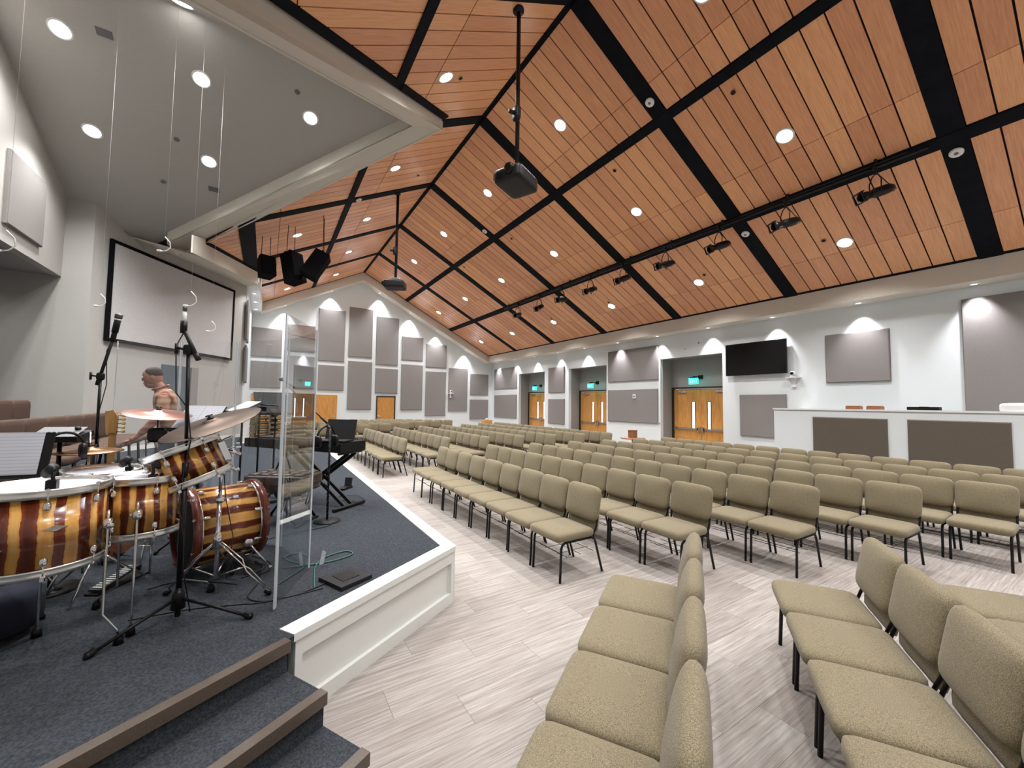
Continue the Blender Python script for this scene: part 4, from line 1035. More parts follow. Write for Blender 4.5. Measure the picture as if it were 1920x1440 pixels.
def legs(t, center, feet, r, ztop, bent=.0):
    """leg rods from brackets on the shell to feet given in world space"""
    for (fx, fy_) in feet:
        v = Vector((fx-center[0], fy_-center[1])); d = v.normalized() if v.length > .02 else Vector((1, 0)); b = Vector((center[0], center[1]))+d*(r+.028)
        z0 = center[2]; foot = Vector((fx, fy_)); 
        P = [(b.x, b.y, z0+.05), (b.x, b.y, z0-.02), (b.x, b.y, SZ+.16), (b.x*.15+foot.x*.85, b.y*.15+foot.y*.85, SZ+.075), (foot.x, foot.y, SZ+.03)]
        inv = t.matrix_world.inverted() if False else frame(center, (0, 0, 1)).inverted()
        mb = MB(); mb.tube([tuple(inv @ Vector(p)) for p in P], .0065, 8); lg = mb.build('leg', M['chrome'], t)
        mb = MB(); mb.cushion(tuple(inv @ Vector((b.x, b.y, z0-.02))), (.022, .022, .028), 3, 4); c0 = inv @ Vector((b.x, b.y, z0-.02)); mb.tube([tuple(c0), (c0.x+.05*d.y+.02, c0.y-.05*d.x, c0.z)], .006, 6); mb.cushion((c0.x+.05*d.y+.03, c0.y-.05*d.x, c0.z), (.016, .008, .012), 2.5, 3)
        mb.build('leg_bracket', M['chrome'], t)
        c1 = inv @ Vector((foot.x, foot.y, SZ)); MB().lathe([(0, .001), (.022, .001), (.020, .03), (.010, .05), (0, .05)], 12, Matrix.Translation(c1)).build('rubber_foot', M['black'], lg)
c = (-.915, 2.915, 1.122); t = drum('floor_tom', 'large striped floor tom at the left frame edge with a badge', c, (0, 0, 1), .22, .362, 8, R(20)); badge(t, .22, R(-62), .02)
legs(t, c, [(-.985, 3.16), (-.60, 2.86), (-1.2, 2.75)], .22, 1.1)
c = (-.585, 3.12, 1.14); t = drum('floor_tom', 'smaller striped floor tom right of the large one, chrome legs', c, (0, 0, 1), .165, .30, 6, R(-62)); badge(t, .16, R(-55), .03, .03, .01)
legs(t, c, [(-.57, 2.93), (-.26, 3.32), (-.82, 3.4)], .16, 1.1)
bc = Vector((-.26, 3.74, .825)); ba = Vector((.93, .367, 0)).normalized()
t = drum('bass_drum', 'striped bass drum lying on its side with maroon hoops', bc, ba, .27, .42, 8, R(22), xh=(0, 0, 1), wood=True)
for s in (-1, 1):      # spurs
    p0 = Vector((-.1, s*.26, .10)); 
    mb = MB(); mb.tube([(-.12, s*.27, .10), (-.315, s*.36, .22)], .008, 8); mb.cushion((-.12, s*.27, .10), (.03, .02, .03), 3, 4); mb.cushion((-.313, s*.358, .22), (.014, .014, .014), 2, 3); mb.build('spur', M['chrome'], t)
MB().lathe([(0, .2105), (.06, .2105)], 20).build('head_port', M['black'], t)
tu = Vector((-.35, .03, .86)).normalized()
t = drum('rack_tom', 'tilted striped rack tom with white head above the bass drum', (-.388, 3.168, 1.352), tu, .178, .21, 6, R(10))
mb = MB(); mb.box((.165, -.03, -.06), (.21, .03, .06)); mb.tube([(.20, 0, 0), (.26, 0, -.06)], .012, 8); mb.build('mount_bracket', M['chrome'], t)
t = drum('snare_drum', 'shallow snare drum with white head behind the large floor tom', (-.90, 3.68, 1.195), (.03, -.05, 1), .178, .14, 8, 0)
mb = MB(); mb.tube([(0, 0, -.12), (0, 0, -.55)], .012, 8)
for k in range(3): a = 2*PI*k/3+.4; mb.tube([(0, 0, -.14), (.16*math.cos(a), .16*math.sin(a), -.09), (.19*math.cos(a), .19*math.sin(a), -.06)], .006, 6); mb.tube([(0, 0, -.45), (.26*math.cos(a), .26*math.sin(a), -.70)], .007, 6)
mb.build('snare_stand', M['chrome'], t)
def cym(name, lb, c, n, r, m, stand=True):
    t = mthing(name, lb, 'cymbal', frame(c, n))
    prof = [(.008, .022), (r*.10, .020), (r*.17, .010), (r*.2, .004), (r*.6, -.004), (r*.98, -.014), (r, -.016), (r*.98, -.016), (r*.6, -.007), (r*.2, .001), (.008, .018)]
    MB().lathe(prof, 48).build('cymbal_plate', M[m], t)
    MB().lathe([(0, .045), (.009, .045), (.012, .03), (.02, .028), (.02, .021), (0, .021)], 14).tube([(-.02, 0, .043), (.02, 0, .043)], .005, 6).build('wing_nut', M['black'], t)
    return t
v = (Vector((-.296, 3.148, 1.58))-Vector((0, 0, 1.75))).normalized(); d1 = Vector((.51, -.1, .2)).normalized()
n0 = d1.cross(v).normalized(); n0 = n0 if n0.z > 0 else -n0; nn = (n0*.975-v*.2).normalized()
cym('crash_cymbal', 'large brown tilted crash cymbal over the rack tom', (-.290, 3.19, 1.61), nn, .28, 'browncym')
cym('crash_cymbal', 'rosy shining crash cymbal in front of the walking person', (-.737, 4.246, 1.645), (.10, -.16, 1), .222, 'pinkcym')
t = cym('hi_hat', 'bronze hi-hat cymbals over the snare drum', (-1.02, 3.87, 1.40), (0, -.03, 1), .175, 'bronzecym')
MB().lathe([(.008, -.045), (.035, -.043), (.05, -.03), (.10, -.026), (.174, -.020)], 40).build('bottom_cymbal', M['bronzecym'], t)
mb = MB(); mb.tube([(0, 0, .12), (0, 0, -.85)], .008, 8)
for k in range(3): a = 2*PI*k/3; mb.tube([(0, 0, -.60), (.24*math.cos(a), .24*math.sin(a), -.90)], .007, 6)
mb.build('hi_hat_stand', M['chrome'], t)
def tripod(t, hubz, feet, base, m, rl=.008, double=False, hub=(.03, .05), low=.06):
    bx, by = base
    for (fx, fy_) in feet:
        dx, dy = fx-bx, fy_-by; L = math.hypot(dx, dy); nx, ny = -dy/L*.011, dx/L*.011
        mb = MB()
        if double:
            for s in (-1, 1):
                mb.tube([(nx*s, ny*s, hubz), (dx*.45+nx*s*1.8, dy*.45+ny*s*1.8, hubz*.60+.01), (dx*.52+nx*s*.3, dy*.52+ny*s*.3, hubz*.52), (dx*.6+nx*s*1.8, dy*.6+ny*s*1.8, hubz*.45), (dx*.93+nx*s, dy*.93+ny*s, .05)], .005, 6)
            mb.tube([(0, 0, .13), (dx*.5, dy*.5, hubz*.5)], .005, 6)
        else: mb.tube([(dx*.04, dy*.04, hubz), (dx*.5, dy*.5, hubz*.5+.012), (dx, dy, .014)], rl, 8)
        lg = mb.build('leg', m, t)
        MB().tube([(dx*.93, dy*.93, .03), (dx, dy, .014), (dx*1.03, dy*1.03, .018)], rl*1.9, 8).build('rubber_foot', M['black'], lg)
    MB().lathe([(0, hubz-hub[1]), (hub[0], hubz-hub[1]), (hub[0]*.8, hubz+hub[1]*.5), (.014, hubz+hub[1]), (0, hubz+hub[1])], 16).build('hub', m, t)
# cymbal and tom stand in front
bx, by = -.23, 3.22
t = thing('cymbal_stand', 'chrome double-braced tripod stand in front of the bass drum', 'stand', (bx, by, SZ))
tripod(t, .36, [(.065, 3.08), (-.50, 3.40), (-.16, 3.55)], (bx, by), M['chrome'], double=True)
MB().tube([(0, 0, .12), (0, 0, .62)], .0135, 12).tube([(0, 0, .62), (0, 0, .99)], .010, 12).lathe([(.0, .60), (.02, .60), (.02, .645), (0, .645)], 14).build('pole', M['chrome'], t)
mb = MB()
for z in (.62, .80, .95): mb = MB(); mb.cushion((0, 0, z), (.028, .022, .02), 3, 4); mb.tube([(0, 0, z), (.07, -.02, z+.01)], .006, 6); mb.cushion((.085, -.024, z+.012), (.02, .006, .012), 2.5, 3); mb.build('clamp', M['chrome'], t)
mb = MB(); mb.tube([(0, 0, .93), (-.06, -.01, .93), (-.02, .01, 1.0), (-.066, -.03, 1.12)], .008, 8); mb.tube([(-.03, 0, .99), (.05, .02, 1.03)], .008, 8); mb.tube([(0, 0, .80), (-.02, -.02, .84), (-.06, -.03, .86)], .011, 8)
mb.build('boom_arm', M['chrome'], t)
mb = MB(); mb.tube([(.005, -.01, .90), (.03, .03, .62), (.08, .05, .35), (.05, .1, .06), (.1, .2, .01)], .003, 5); mb.build('cable', M['cable'], t)
# stand of the rosy crash
t = thing('cymbal_stand', 'chrome stand holding the rosy crash cymbal behind the snare', 'stand', (-.737, 4.26, SZ))
tripod(t, .36, [(-.45, 4.35), (-.95, 4.45), (-.75, 3.98)], (-.737, 4.26), M['chrome'])
MB().tube([(0, 0, .10), (0, 0, .7)], .012, 10).tube([(0, 0, .7), (0, -.005, 1.17)], .009, 10).build('pole', M['chrome'], t)
MB().cushion((0, 0, .98), (.06, .05, .06), 4, 4).build('stand_sleeve', M['gray'], t)
# kick pedals
pd = thing('kick_pedal', 'black and chrome kick pedal on the carpet left of the bass drum', 'pedal', (-.80, 3.78, SZ), R(57))
MB().box((-.19, -.045, .0), (.17, .045, .012)).build('base_plate', M['black'], pd)
B = Matrix.Translation((-.17, 0, .02)) @ Matrix.Rotation(R(-12), 4, 'Y'); mb = MB(); mb.box((0, -.04, 0), (.28, .04, .012), B)
fb = mb.build('footboard', M['gray'], pd); mb = MB()
for k in range(12): mb.box((.02+.021*k, -.034, .012), (.028+.021*k, .034, .016), B)
mb.build('grip_slot', M['steel'], fb)
MB().tube([(.15, -.06, .0), (.15, -.06, .2), (.15, .06, .2), (.15, .06, 0)], .008, 6).tube([(.15, 0, .2), (.24, 0, .33)], .005, 6).cushion((.25, 0, .34), (.03, .022, .022), 3, 4).build('beater_frame', M['chrome'], pd)
# throne, bag
t = thing('drum_throne', 'black round drum throne behind the large floor tom', 'stool', (-1.32, 3.92, SZ))
MB().cushion((0, 0, .50), (.19, .19, .055), 3, 7).build('seat', M['gray'], t); MB().tube([(0, 0, .1), (0, 0, .46)], .016, 10).build('pole', M['chrome'], t)
tripod(t, .3, [(-1.10, 3.8), (-1.5, 3.75), (-1.32, 4.2)], (-1.32, 3.92), M['chrome'])
t = MB().cushion((0, 0, .13), (.30, .20, .13), 3.5, 6).build('equipment_bag', mat('navy_cloth', (.012, .014, .028), .95)); t.location = (-1.30, 3.25, SZ); t.rotation_euler = (0, 0, R(20)); tag(t, 'dark soft equipment bag on the carpet under the large floor tom', 'bag')
MB().tube([(-.15, 0, .25), (-.08, 0, .32), (.08, 0, .32), (.15, 0, .25)], .012, 6).build('handle', M['black'], t)
# microphone stands
def mic_stand(lb, base, feet, poletop, boom, tip, body, bandm):
    bx, by = base; t = thing('microphone_stand', lb, 'microphone stand', (bx, by, SZ))
    tripod(t, .12, feet, base, M['black'], .0095, hub=(.036, .055))
    L = lambda p: (p[0]-bx, p[1]-by, p[2]-SZ)
    MB().tube([(0, 0, .02), (0, 0, .18)], .014, 10).tube([(0, 0, .18), (0, 0, .85)], .0145, 12).tube([(0, 0, .82), (0, 0, .90)], .019, 12).tube([(0, 0, .9), L(poletop)], .0095, 10).build('pole', M['black'], t)
    b0, b1 = boom
    MB().tube([L(b0), L(b1)], .011, 10).tube([L(b0), tuple(Vector(L(b0))*.8+Vector(L(b1))*.2)], .015, 10).build('boom_arm', M['gray'], t)
    pt = Vector(L(poletop)); MB().cushion(tuple(pt), (.026, .022, .034), 3, 4).tube([tuple(pt), (pt.x-.05, pt.y-.02, pt.z+.005)], .008, 6).tube([(pt.x-.052, pt.y-.02, pt.z+.03), (pt.x-.052, pt.y-.02, pt.z-.03)], .009, 6).build('clutch', M['black'], t)
    a, b_ = Vector(L(b1)), Vector(L(tip)); d = (b_-a)
    mb = MB(); mb.tube([tuple(a-d*.18), tuple(a+d*.35)], .017, 12); mb.build('microphone_clip', M['black'], t)
    mc = MB().tube([tuple(a+d*.2), tuple(a+d*.78)], body[0], 14).build('microphone', body[1], t)
    MB().tube([tuple(a+d*.80), tuple(a+d*.97), tuple(b_)], [body[2], body[2]*1.05, body[2]*.6], 14).build('grille', M['mesh'], mc)
    MB().tube([tuple(a+d*.74), tuple(a+d*.79)], body[2]*1.04, 14).build('band', bandm, mc)
    e = a-d*.18; pl = [tuple(e), (e.x-.03, e.y, e.z-.08), (e.x-.02, e.y+.01, e.z-.35)]
    for k in range(6): pl.append((.02*math.sin(k*1.7), -.018, pt.z-.35-(pt.z-.45)*k/6))
    pl.append((.05, .06, .006)); MB().tube(pl, .0035, 6).build('cable', M['cable'], t)
    return t
mic_stand('front black microphone stand with silver pencil microphone and wide tripod', (-.385, 3.0), [(-.687, 2.774), (-.033, 2.802), (-.44, 3.32)], (-.398, 2.975, 2.045), ((-.345, 2.945, 1.985), (-.425, 2.975, 2.165)), (-.424, 2.973, 2.30), (.0105, M['white'], .0105), M['chrome'])
mic_stand('rear black microphone stand with dark microphone left of the screen', (-1.15, 4.5), [(-1.0, 4.25), (-1.45, 4.5), (-1.05, 4.8)], (-1.146, 4.485, 1.93), ((-1.165, 4.495, 1.86), (-1.07, 4.42, 2.25)), (-1.036, 4.386, 2.44), (.021, M['plastic'], .024), M['whiteplastic'])
# boom stand by the keyboard
bx, by = .60, 4.62
t = thing('microphone_stand', 'round-base boom microphone stand in front of the keyboard', 'microphone stand', (bx, by, SZ))
MB().lathe([(0, 0), (.13, 0), (.13, .012), (.03, .022), (0, .022)], 28).build('round_base', M['gray'], t)
MB().tube([(0, 0, .02), (0, 0, .98)], .011, 10).build('pole', M['black'], t)
MB().tube([(.05, .18, .97), (-.08, .20, 1.10)], .012, 8).tube([(-.08, .20, 1.10), (-.40, .42, 1.44)], .006, 8).build('boom_arm', M['black'], t)
MB().tube([(0, 0, .98), (-.01, .18, 1.02)], .012, 8).build('clutch', M['black'], t)
mc = MB().tube([(-.33, .38, 1.42), (-.44, .46, 1.50)], [.010, .016], 12).build('microphone', M['black'], t)
MB().cushion((-.458, .475, 1.515), (.026, .026, .026), 2, 5).build('grille', M['midgray'], mc)
pl = [(.0, -.015, .95)]+[(.014*math.cos(k*1.5), .014*math.sin(k*1.5), .95-.9*k/60) for k in range(60)]; MB().tube(pl, .004, 5).build('coiled_cable', M['cable'], t)
# music stands
def music_stand(lb, base, z, rz, tilt, w=.48, h=.33, paper=True, base_z=SZ, pm='sheet'):
    t = thing('music_stand', lb, 'music stand', (base[0], base[1], base_z), rz)
    tripod(t, .2, [(base[0]+.25, base[1]), (base[0]-.15, base[1]+.2), (base[0]-.15, base[1]-.2)], base, M['black'], .008, hub=(.02, .04))
    zz = z-base_z; MB().tube([(0, 0, .05), (0, 0, zz)], .011, 10).build('pole', M['black'], t)
    B = Matrix.Translation((0, -.02, zz)) @ Matrix.Rotation(tilt, 4, 'X')
    MB().box((-w/2, -.004, -h/2), (w/2, .004, h/2), B).box((-w/2, -.06, -h/2-.008), (w/2, .004, -h/2), B).build('desk', M['plastic'], t)
    if paper:
        o = MB().box((-.21, -.012, -h/2+.01), (.0, -.006, h/2)).box((.005, -.012, -h/2+.01), (.21, -.006, h/2)).build('sheet_music', M[pm]); o.parent = t; o.matrix_local = B
    return t
f0 = math.atan2(.53, .848)
music_stand('music stand holding white printed sheets at the left frame edge', (-1.29, 3.43), 1.425, R(-8), R(-14), .50, .25)
music_stand('music stand with white sheets just right of the rosy cymbal', (-.47, 4.35), 1.585, R(-45), R(-35), .42, .26)
music_stand('flat-tilted music stand with white sheet above the brown cymbal', (-.21, 5.3), 1.66, R(-70), R(-62), .46, .30)
music_stand('black music stand behind the keyboard before the orange doors', (.12, 6.07), 1.72, R(15), R(-28), .50, .32, False)
t = thing('tablet_stand', 'thin black pole with side arm left of the keyboard music stand', 'stand', (-.055, 5.75, SZ))
MB().tube([(0, 0, .02), (0, 0, 1.29)], .011, 8).tube([(0, 0, 1.22), (.20, -.1, 1.21)], .010, 8).lathe([(0, 0), (.14, 0), (.14, .012), (0, .02)], 24).build('pole', M['black'], t)
MB().box((-.03, -.04, 1.14), (.07, .0, 1.2)).build('clamp', M['black'], t)
# personal mixer and headphones
t = thing('personal_mixer', 'silver-faced personal monitor mixer on a stand near the hi-hat', 'mixer', (-1.16, 3.86, SZ), R(-12))
A = Matrix.Translation((0, 0, 1.02)) @ Matrix.Rotation(R(24), 4, 'X') @ Matrix.Scale(.8, 4)
MB().prism([(-.15, -.09, -.02), (.15, -.09, -.02), (.17, .09, -.05), (-.17, .09, -.05)], (0, 0, .05), A).build('mixer_body', M['plastic'], t)
mb = MB(); mb.box((-.14, -.088, .031), (.14, .085, .034), A); fc = mb.build('face_plate', M['midgray'], t)
mb = MB()
for k in range(8): mb.lathe([(0, .046), (.008, .046), (.008, .034)], 8, A @ Matrix.Translation((-.11+.031*k, -.03, 0)))
mb.lathe([(0, .055), (.018, .055), (.020, .034)], 14, A @ Matrix.Translation((.10, .04, 0))); mb.build('knob', M['black'], fc)
MB().tube([(0, 0, .02), (0, 0, 1.0)], .012, 10).lathe([(0, 0), (.15, 0), (.15, .012), (0, .02)], 24).build('pole', M['black'], t)
def headphones(loc, rz, lb, s=1):
    t = thing('headphones', lb, 'headphones', loc, rz)
    pts = [(.085*s*math.cos(a), 0, .095*s*math.sin(a)) for a in [PI*k/14-.25 for k in range(17)]][:16]
    MB().tube([(.085*math.cos(PI*k/14), 0, .10*math.sin(PI*k/14)) for k in range(15)], .008, 6).build('headband', M['plastic'], t)
    for q in (-1, 1): MB().cushion((q*.078, 0, -.02), (.022, .042, .05), 2.6, 5).build('ear_cup', M['black'], t)
    return t
headphones((-1.075, 3.66, 1.43), R(20), 'black headphones resting in front of the personal mixer')
t = headphones((.585, 4.79, 1.34), R(30), 'black headphones hanging from the boom stand by the keyboard'); t.scale = (1.35, 1.35, 1.35)
# bass guitar
t = thing('bass_guitar', 'bass guitar with gold tuners standing upright left of the rosy cymbal', 'guitar', (-1.02, 4.32, SZ), R(-14))
MB().prism([(-.035, 0, .98), (.025, 0, .98), (.03, 0, 1.13), (.0, 0, 1.18), (-.05, 0, 1.17), (-.045, 0, 1.05)], (0, .016, 0)).build('headstock', M['neck'], t)
mb = MB()
for k in range(5):
    z = 1.01+.032*k; mb.tube([(.028, .008, z), (.055, .008, z)], .005, 6); mb.cushion((.066, .008, z), (.014, .006, .011), 2.5, 3)
mb.build('tuner', M['gold'], t)
MB().prism([(-.022, .0, .35), (.022, 0, .35), (.019, 0, 1.0), (-.019, 0, 1.0)], (0, .022, 0)).build('neck', M['neck'], t)
pts = [(.17*math.cos(a)*(1+.25*math.cos(2*a+1)), 0, .22+.17*math.sin(a)*(1-.2*math.cos(3*a))) for a in [2*PI*k/28 for k in range(28)]]
MB().prism(pts, (0, .045, 0)).build('guitar_body', M['boxwood'], t)
MB().tube([(-.12, -.05, .01), (0, .06, .12), (.12, -.05, .01)], .009, 6).tube([(0, .06, .12), (0, .07, .7)], .009, 6).tube([(-.05, -.02, .7), (0, .07, .7), (.05, -.02, .7)], .007, 6).build('guitar_stand', M['black'], t)
# clip microphones
def clip_mic(p, d, lb):
    t = thing('clip_microphone', lb, 'microphone', p)
    d = Vector(d).normalized(); q = Vector((0, 0, 0))
    MB().tube([tuple(q), tuple(d*.055)], [.021, .024], 12).build('capsule', M['gray'], t)
    MB().tube([tuple(d*.055), tuple(d*.075)], [.024, .014], 12).build('grille', M['mesh'], t)
    MB().tube([(0, 0, 0), (0, 0, -.05), tuple(-d*.02+Vector((0, 0, -.09)))], .008, 6).box((-.018, -.018, -.11), (.018, .018, -.06)).build('rim_clip', M['black'], t)
clip_mic((-.835, 2.73, 1.425), (-.5, .6, -.6), 'black clip microphone on the right rim of the large floor tom')
clip_mic((-.75, 3.58, 1.36), (-.5, .2, -.6), 'black clip microphone on the snare drum rim')
clip_mic((-.53, 3.02, 1.38), (.6, .5, -.3), 'black clip microphone between the small floor tom and rack tom')
# clear shield
M['strip'] = mat('frosted_strip', (.60, .66, .72), .5)
M['strip'].node_tree.nodes['Principled BSDF'].inputs['Alpha'].default_value = .62
HPT = [(.087, 2.82), (.331, 3.41), (.16, 4.02), (-.237, 4.50), (-.70, 4.85), (-1.22, 5.15)]
SHN = ['front right panel of the clear drum shield, nearest the stage edge', 'second panel of the clear drum shield, behind the front one', 'third panel of the clear drum shield, right of the chrome stand', 'fourth panel of the clear drum shield, behind the brown cymbal', 'last panel of the clear drum shield, behind the rosy cymbal']
sh = thing('drum_shield', 'tall folding clear acrylic shield around the drum kit', 'shield', (0, 0, SZ))
for i in range(5):
    a, b = Vector(HPT[i]), Vector(HPT[i+1]); d = (b-a).normalized(); n = Vector((-d.y, d.x))*.004
    def pl(u, v, w, mb, z0=0.01, z1=1.82):
        mb.prism([((u+n*w).x, (u+n*w).y, z0), ((v+n*w).x, (v+n*w).y, z0), ((v-n*w).x, (v-n*w).y, z0), ((u-n*w).x, (u-n*w).y, z0)], (0, 0, z1-z0)); return mb
    p = pl(a+d*.012, b-d*.012, .7, MB()).build('shield_panel', M['glass'], sh)
    e = MB(); pl(a+d*.004, a+d*.012, 1, e); pl(b-d*.012, b-d*.004, 1, e); e.build('panel_edge', M['acredge'], p)
    if i < 1:
        e = MB(); pl(a+d*.013, a+d*.035, 1.1, e); pl(b-d*.035, b-d*.013, 1.1, e); e.build('hinge_strip', M['strip'], p)
# floor pad and cables
t = MB().prism([(.365, 3.129, 0), (.478, 2.879, 0), (.70, 2.99, 0), (.583, 3.207, 0)], (0, 0, .028)).build('floor_wedge_box', M['gray']); t.location = (0, 0, SZ); tag(t, 'flat black floor box on the carpet by the stage edge', 'floor box')
MB().prism([(.45, 3.10, .028), (.50, 2.97, .028), (.62, 3.02, .028), (.57, 3.15, .028)], (0, 0, .003)).build('top_plate', M['plastic'], t)
t = MB().prism([(0, 0, 0), (.03, 0, 0), (.045, 0, .09), (.02, 0, .11)], (0, .002, 0)).build('cable_tag', M['paper']); t.location = (.40, 3.42, SZ+.005); tag(t, 'small white paper tag stuck on the green cable', 'tag')
def cable(lb, pts, r, m, cat='cable'):
    """smooth floor cable"""
    P = [Vector((x, y, SZ+r+.0005+(z if z else 0))) for x, y, z in pts]; out = []
    for i in range(len(P)-1):
        p0, p1, p2, p3 = P[max(i-1, 0)], P[i], P[i+1], P[min(i+2, len(P)-1)]
        for k in range(6):
            u = k/6; out.append(.5*((2*p1)+(p2-p0)*u+(2*p0-5*p1+4*p2-p3)*u*u+(3*p1-p0-3*p2+p3)*u**3))
    out.append(P[-1]); return tag(MB().tube([tuple(q) for q in out], r, 6).build('floor_cable', M[m]), lb, cat)
cable('green looped cable on the carpet beside the clear shield', [(.33, 3.02, 0), (.35, 3.25, 0), (.38, 3.42, 0), (.46, 3.56, 0), (.62, 3.62, 0), (.66, 3.52, 0), (.50, 3.45, 0), (.30, 3.46, 0), (.15, 3.50, 0)], .006, 'greencable')
cable('black cable running from the floor box under the shield to the drums', [(.40, 3.06, 0), (.25, 2.99, 0), (.05, 2.98, 0), (-.05, 3.1, 0), (.0, 3.3, 0), (.03, 3.6, 0), (-.02, 3.75, 0)], .005, 'cable')
cable('thin black cable lying straight behind the front microphone stand', [(-.62, 3.12, 0), (-.35, 3.10, 0), (-.1, 3.02, 0), (.06, 2.97, 0), (.38, 2.99, 0)], .004, 'cable')
cable('tangle of black cable at the foot of the bass drum', [(-.10, 3.45, 0), (.0, 3.5, .006), (.05, 3.62, 0), (-.03, 3.66, .01), (-.08, 3.52, 0), (.02, 3.44, .01), (.08, 3.55, 0), (.06, 3.72, 0), (-.05, 3.9, 0)], .0045, 'cable')
cable('black cable curling from the drums toward the keyboard stand', [(-.15, 4.15, 0), (.1, 4.3, 0), (.4, 4.38, 0), (.6, 4.45, 0), (.66, 4.62, 0), (.58, 4.75, 0)], .0045, 'cable')
cable('black cables knotted on the floor under the keyboard', [(.95, 5.15, 0), (1.02, 5.35, 0), (.85, 5.5, .01), (.9, 5.75, 0), (1.1, 5.6, .01), (1.12, 5.35, 0), (.95, 5.3, .005), (1.08, 5.1, 0)], .004, 'cable')
cable('thin black cable behind the chrome stand legs', [(-.62, 3.55, 0), (-.5, 3.6, 0), (-.3, 3.5, 0), (-.12, 3.35, 0)], .004, 'cable')
# ------------------------------------------------------------ keyboard corner
KA = math.atan2(.8, -.6)    # long direction
t = thing('digital_piano', 'long black stage keyboard on a folding cross stand', 'keyboard', (.76, 4.95, 0), KA)
# local x along keyboard to the far left, local y = toward camera side negative depth -> depth is -y
MB().box((0, -.41, 1.15), (1.62, 0, 1.235)).box((0, -.41, 1.235), (1.62, -.17, 1.27)).box((0, -.17, 1.235), (.06, 0, 1.26)).box((1.56, -.17, 1.235), (1.62, 0, 1.26)).box((.06, -.007, 1.235), (1.56, 0, 1.262)).build('keyboard_body', M['plastic'], t)
mb = MB()
for k in range(52): mb.box((.065+.0287*k, -.165, 1.235), (.065+.0287*k+.0272, -.008, 1.250))
mb.build('white_keys', M['whiteplastic'], t)
mb = MB()
for k in range(51):
    if k % 7 in (2, 6): continue
    mb.box((.065+.0287*(k+1)-.006, -.165, 1.250), (.065+.0287*(k+1)+.006, -.07, 1.260))
mb.build('black_keys', M['black'], t)
mb = MB(); mb.box((.3, -.33, 1.27), (1.3, -.2, 1.273)); mb.build('control_panel', M['gray'], t)
st = thing('keyboard_stand', 'black double cross-braced stand under the keyboard', 'stand', (.76, 4.95, SZ), KA)
for s in (0, 1):
    MB().tube([(.02+s*1.0, .06, .025), (.02+s*1.0, -.44, .025)], .02, 10).build('foot_bar', M['black'], st)
for (xa, xb, y) in ((.03, .95, -.12), (.95, .03, -.16), (.03, .95, -.24), (.95, .03, -.28)):
    MB().box((-.5, -.011, -.02), (.5, .011, .02), Matrix.Translation(((xa+xb)/2, y, .34)) @ Matrix.Rotation(math.atan2(.62, -(xb-xa)) , 4, 'Y') @ Matrix.Scale(1.1, 4, (1, 0, 0))).build('brace', M['black'], st)
MB().tube([(.03, .0, .66), (.03, -.38, .66)], .016, 8).tube([(.95, .0, .66), (.95, -.38, .66)], .016, 8).build('top_bar', M['black'], st)
lp = thing('laptop', 'open dark laptop standing on the right end of the keyboard', 'laptop', (.72, 5.20, 1.273), R(-38))
MB().box((-.19, -.12, 0), (.19, .12, .015)).build('laptop_base', M['gray'], lp)
MB().box((-.19, 0, 0), (.19, .012, .25), Matrix.Translation((0, .12, .012)) @ Matrix.Rotation(R(-14), 4, 'X')).build('lid', M['gray'], lp)
bn_ = thing('piano_bench', 'brown tufted leather bench between the drums and the keyboard', 'bench', (.20, 4.83, SZ), R(-36))
mb = MB(); mb.cushion((0, 0, .455), (.33, .20, .055), 9, 8); st2 = mb.build('seat', M['leather'], bn_)
mb = MB()
for i in range(5):
    for j in range(3): mb.cushion((-.24+.12*i, -.12+.12*j, .508), (.054, .054, .022), 2.4, 5)
mb.build('tuft', M['leather'], st2)
MB().cushion((0, 0, .385), (.32, .19, .05), 9, 6).build('seat_box', M['leather'], bn_)
for s in (-1, 1):
    MB().tube([(s*.26, -.17, .01), (s*.02, -.17, .34)], .014, 6).build('leg', M['black'], bn_); MB().tube([(s*.26, .17, .01), (s*.02, .17, .34)], .014, 6).build('leg', M['black'], bn_)
    MB().tube([(s*.26, -.2, .012), (s*.26, .2, .012)], .016, 6).build('foot_bar', M['black'], bn_)
t = thing('camera_tripod', 'short black tripod seen under the left half of the keyboard', 'tripod', (.25, 6.3, SZ))
tripod(t, .55, [(.02, 6.15), (.45, 6.2), (.27, 6.6)], (.25, 6.3), M['black'], .012, hub=(.04, .04))
MB().cushion((0, 0, .63), (.09, .05, .03), 4, 4).build('head', M['black'], t)
t = thing('sustain_pedal', 'black keyboard pedal unit standing on the carpet near the stage edge', 'pedal', (1.02, 6.2, SZ), R(50))
MB().box((-.12, -.06, 0), (.12, .06, .03)).build('base', M['black'], t); MB().box((.08, -.05, .03), (.11, .05, .16), Matrix.Rotation(R(8), 4, 'Y')).build('pedal_plate', M['gray'], t)

# ------------------------------------------------------------ person
def skin(name, pts, edges, m, parent, sub=2, root=0):
    me = bpy.data.meshes.new(name); me.from_pydata([p[:3] for p in pts], edges, [])
    o = bpy.data.objects.new(name, me); C.objects.link(o); o.parent = parent
    md = o.modifiers.new('skin', 'SKIN'); md.use_smooth_shade = True
    if not me.skin_vertices: return o
    for i, p in enumerate(pts):
        r = p[3]; me.skin_vertices[0].data[i].radius = r if isinstance(r, tuple) else (r, r)
        me.skin_vertices[0].data[i].use_root = (i == root)
    sb = o.modifiers.new('sub', 'SUBSURF'); sb.levels = sub; sb.render_levels = sub
    me.materials.append(m); return o
per = thing('person', 'person in a salmon shirt walking left behind the drum kit', 'person', (-.90, 5.98, SZ), math.atan2(-.10, -.99)); per.scale = (.93, .93, .93)
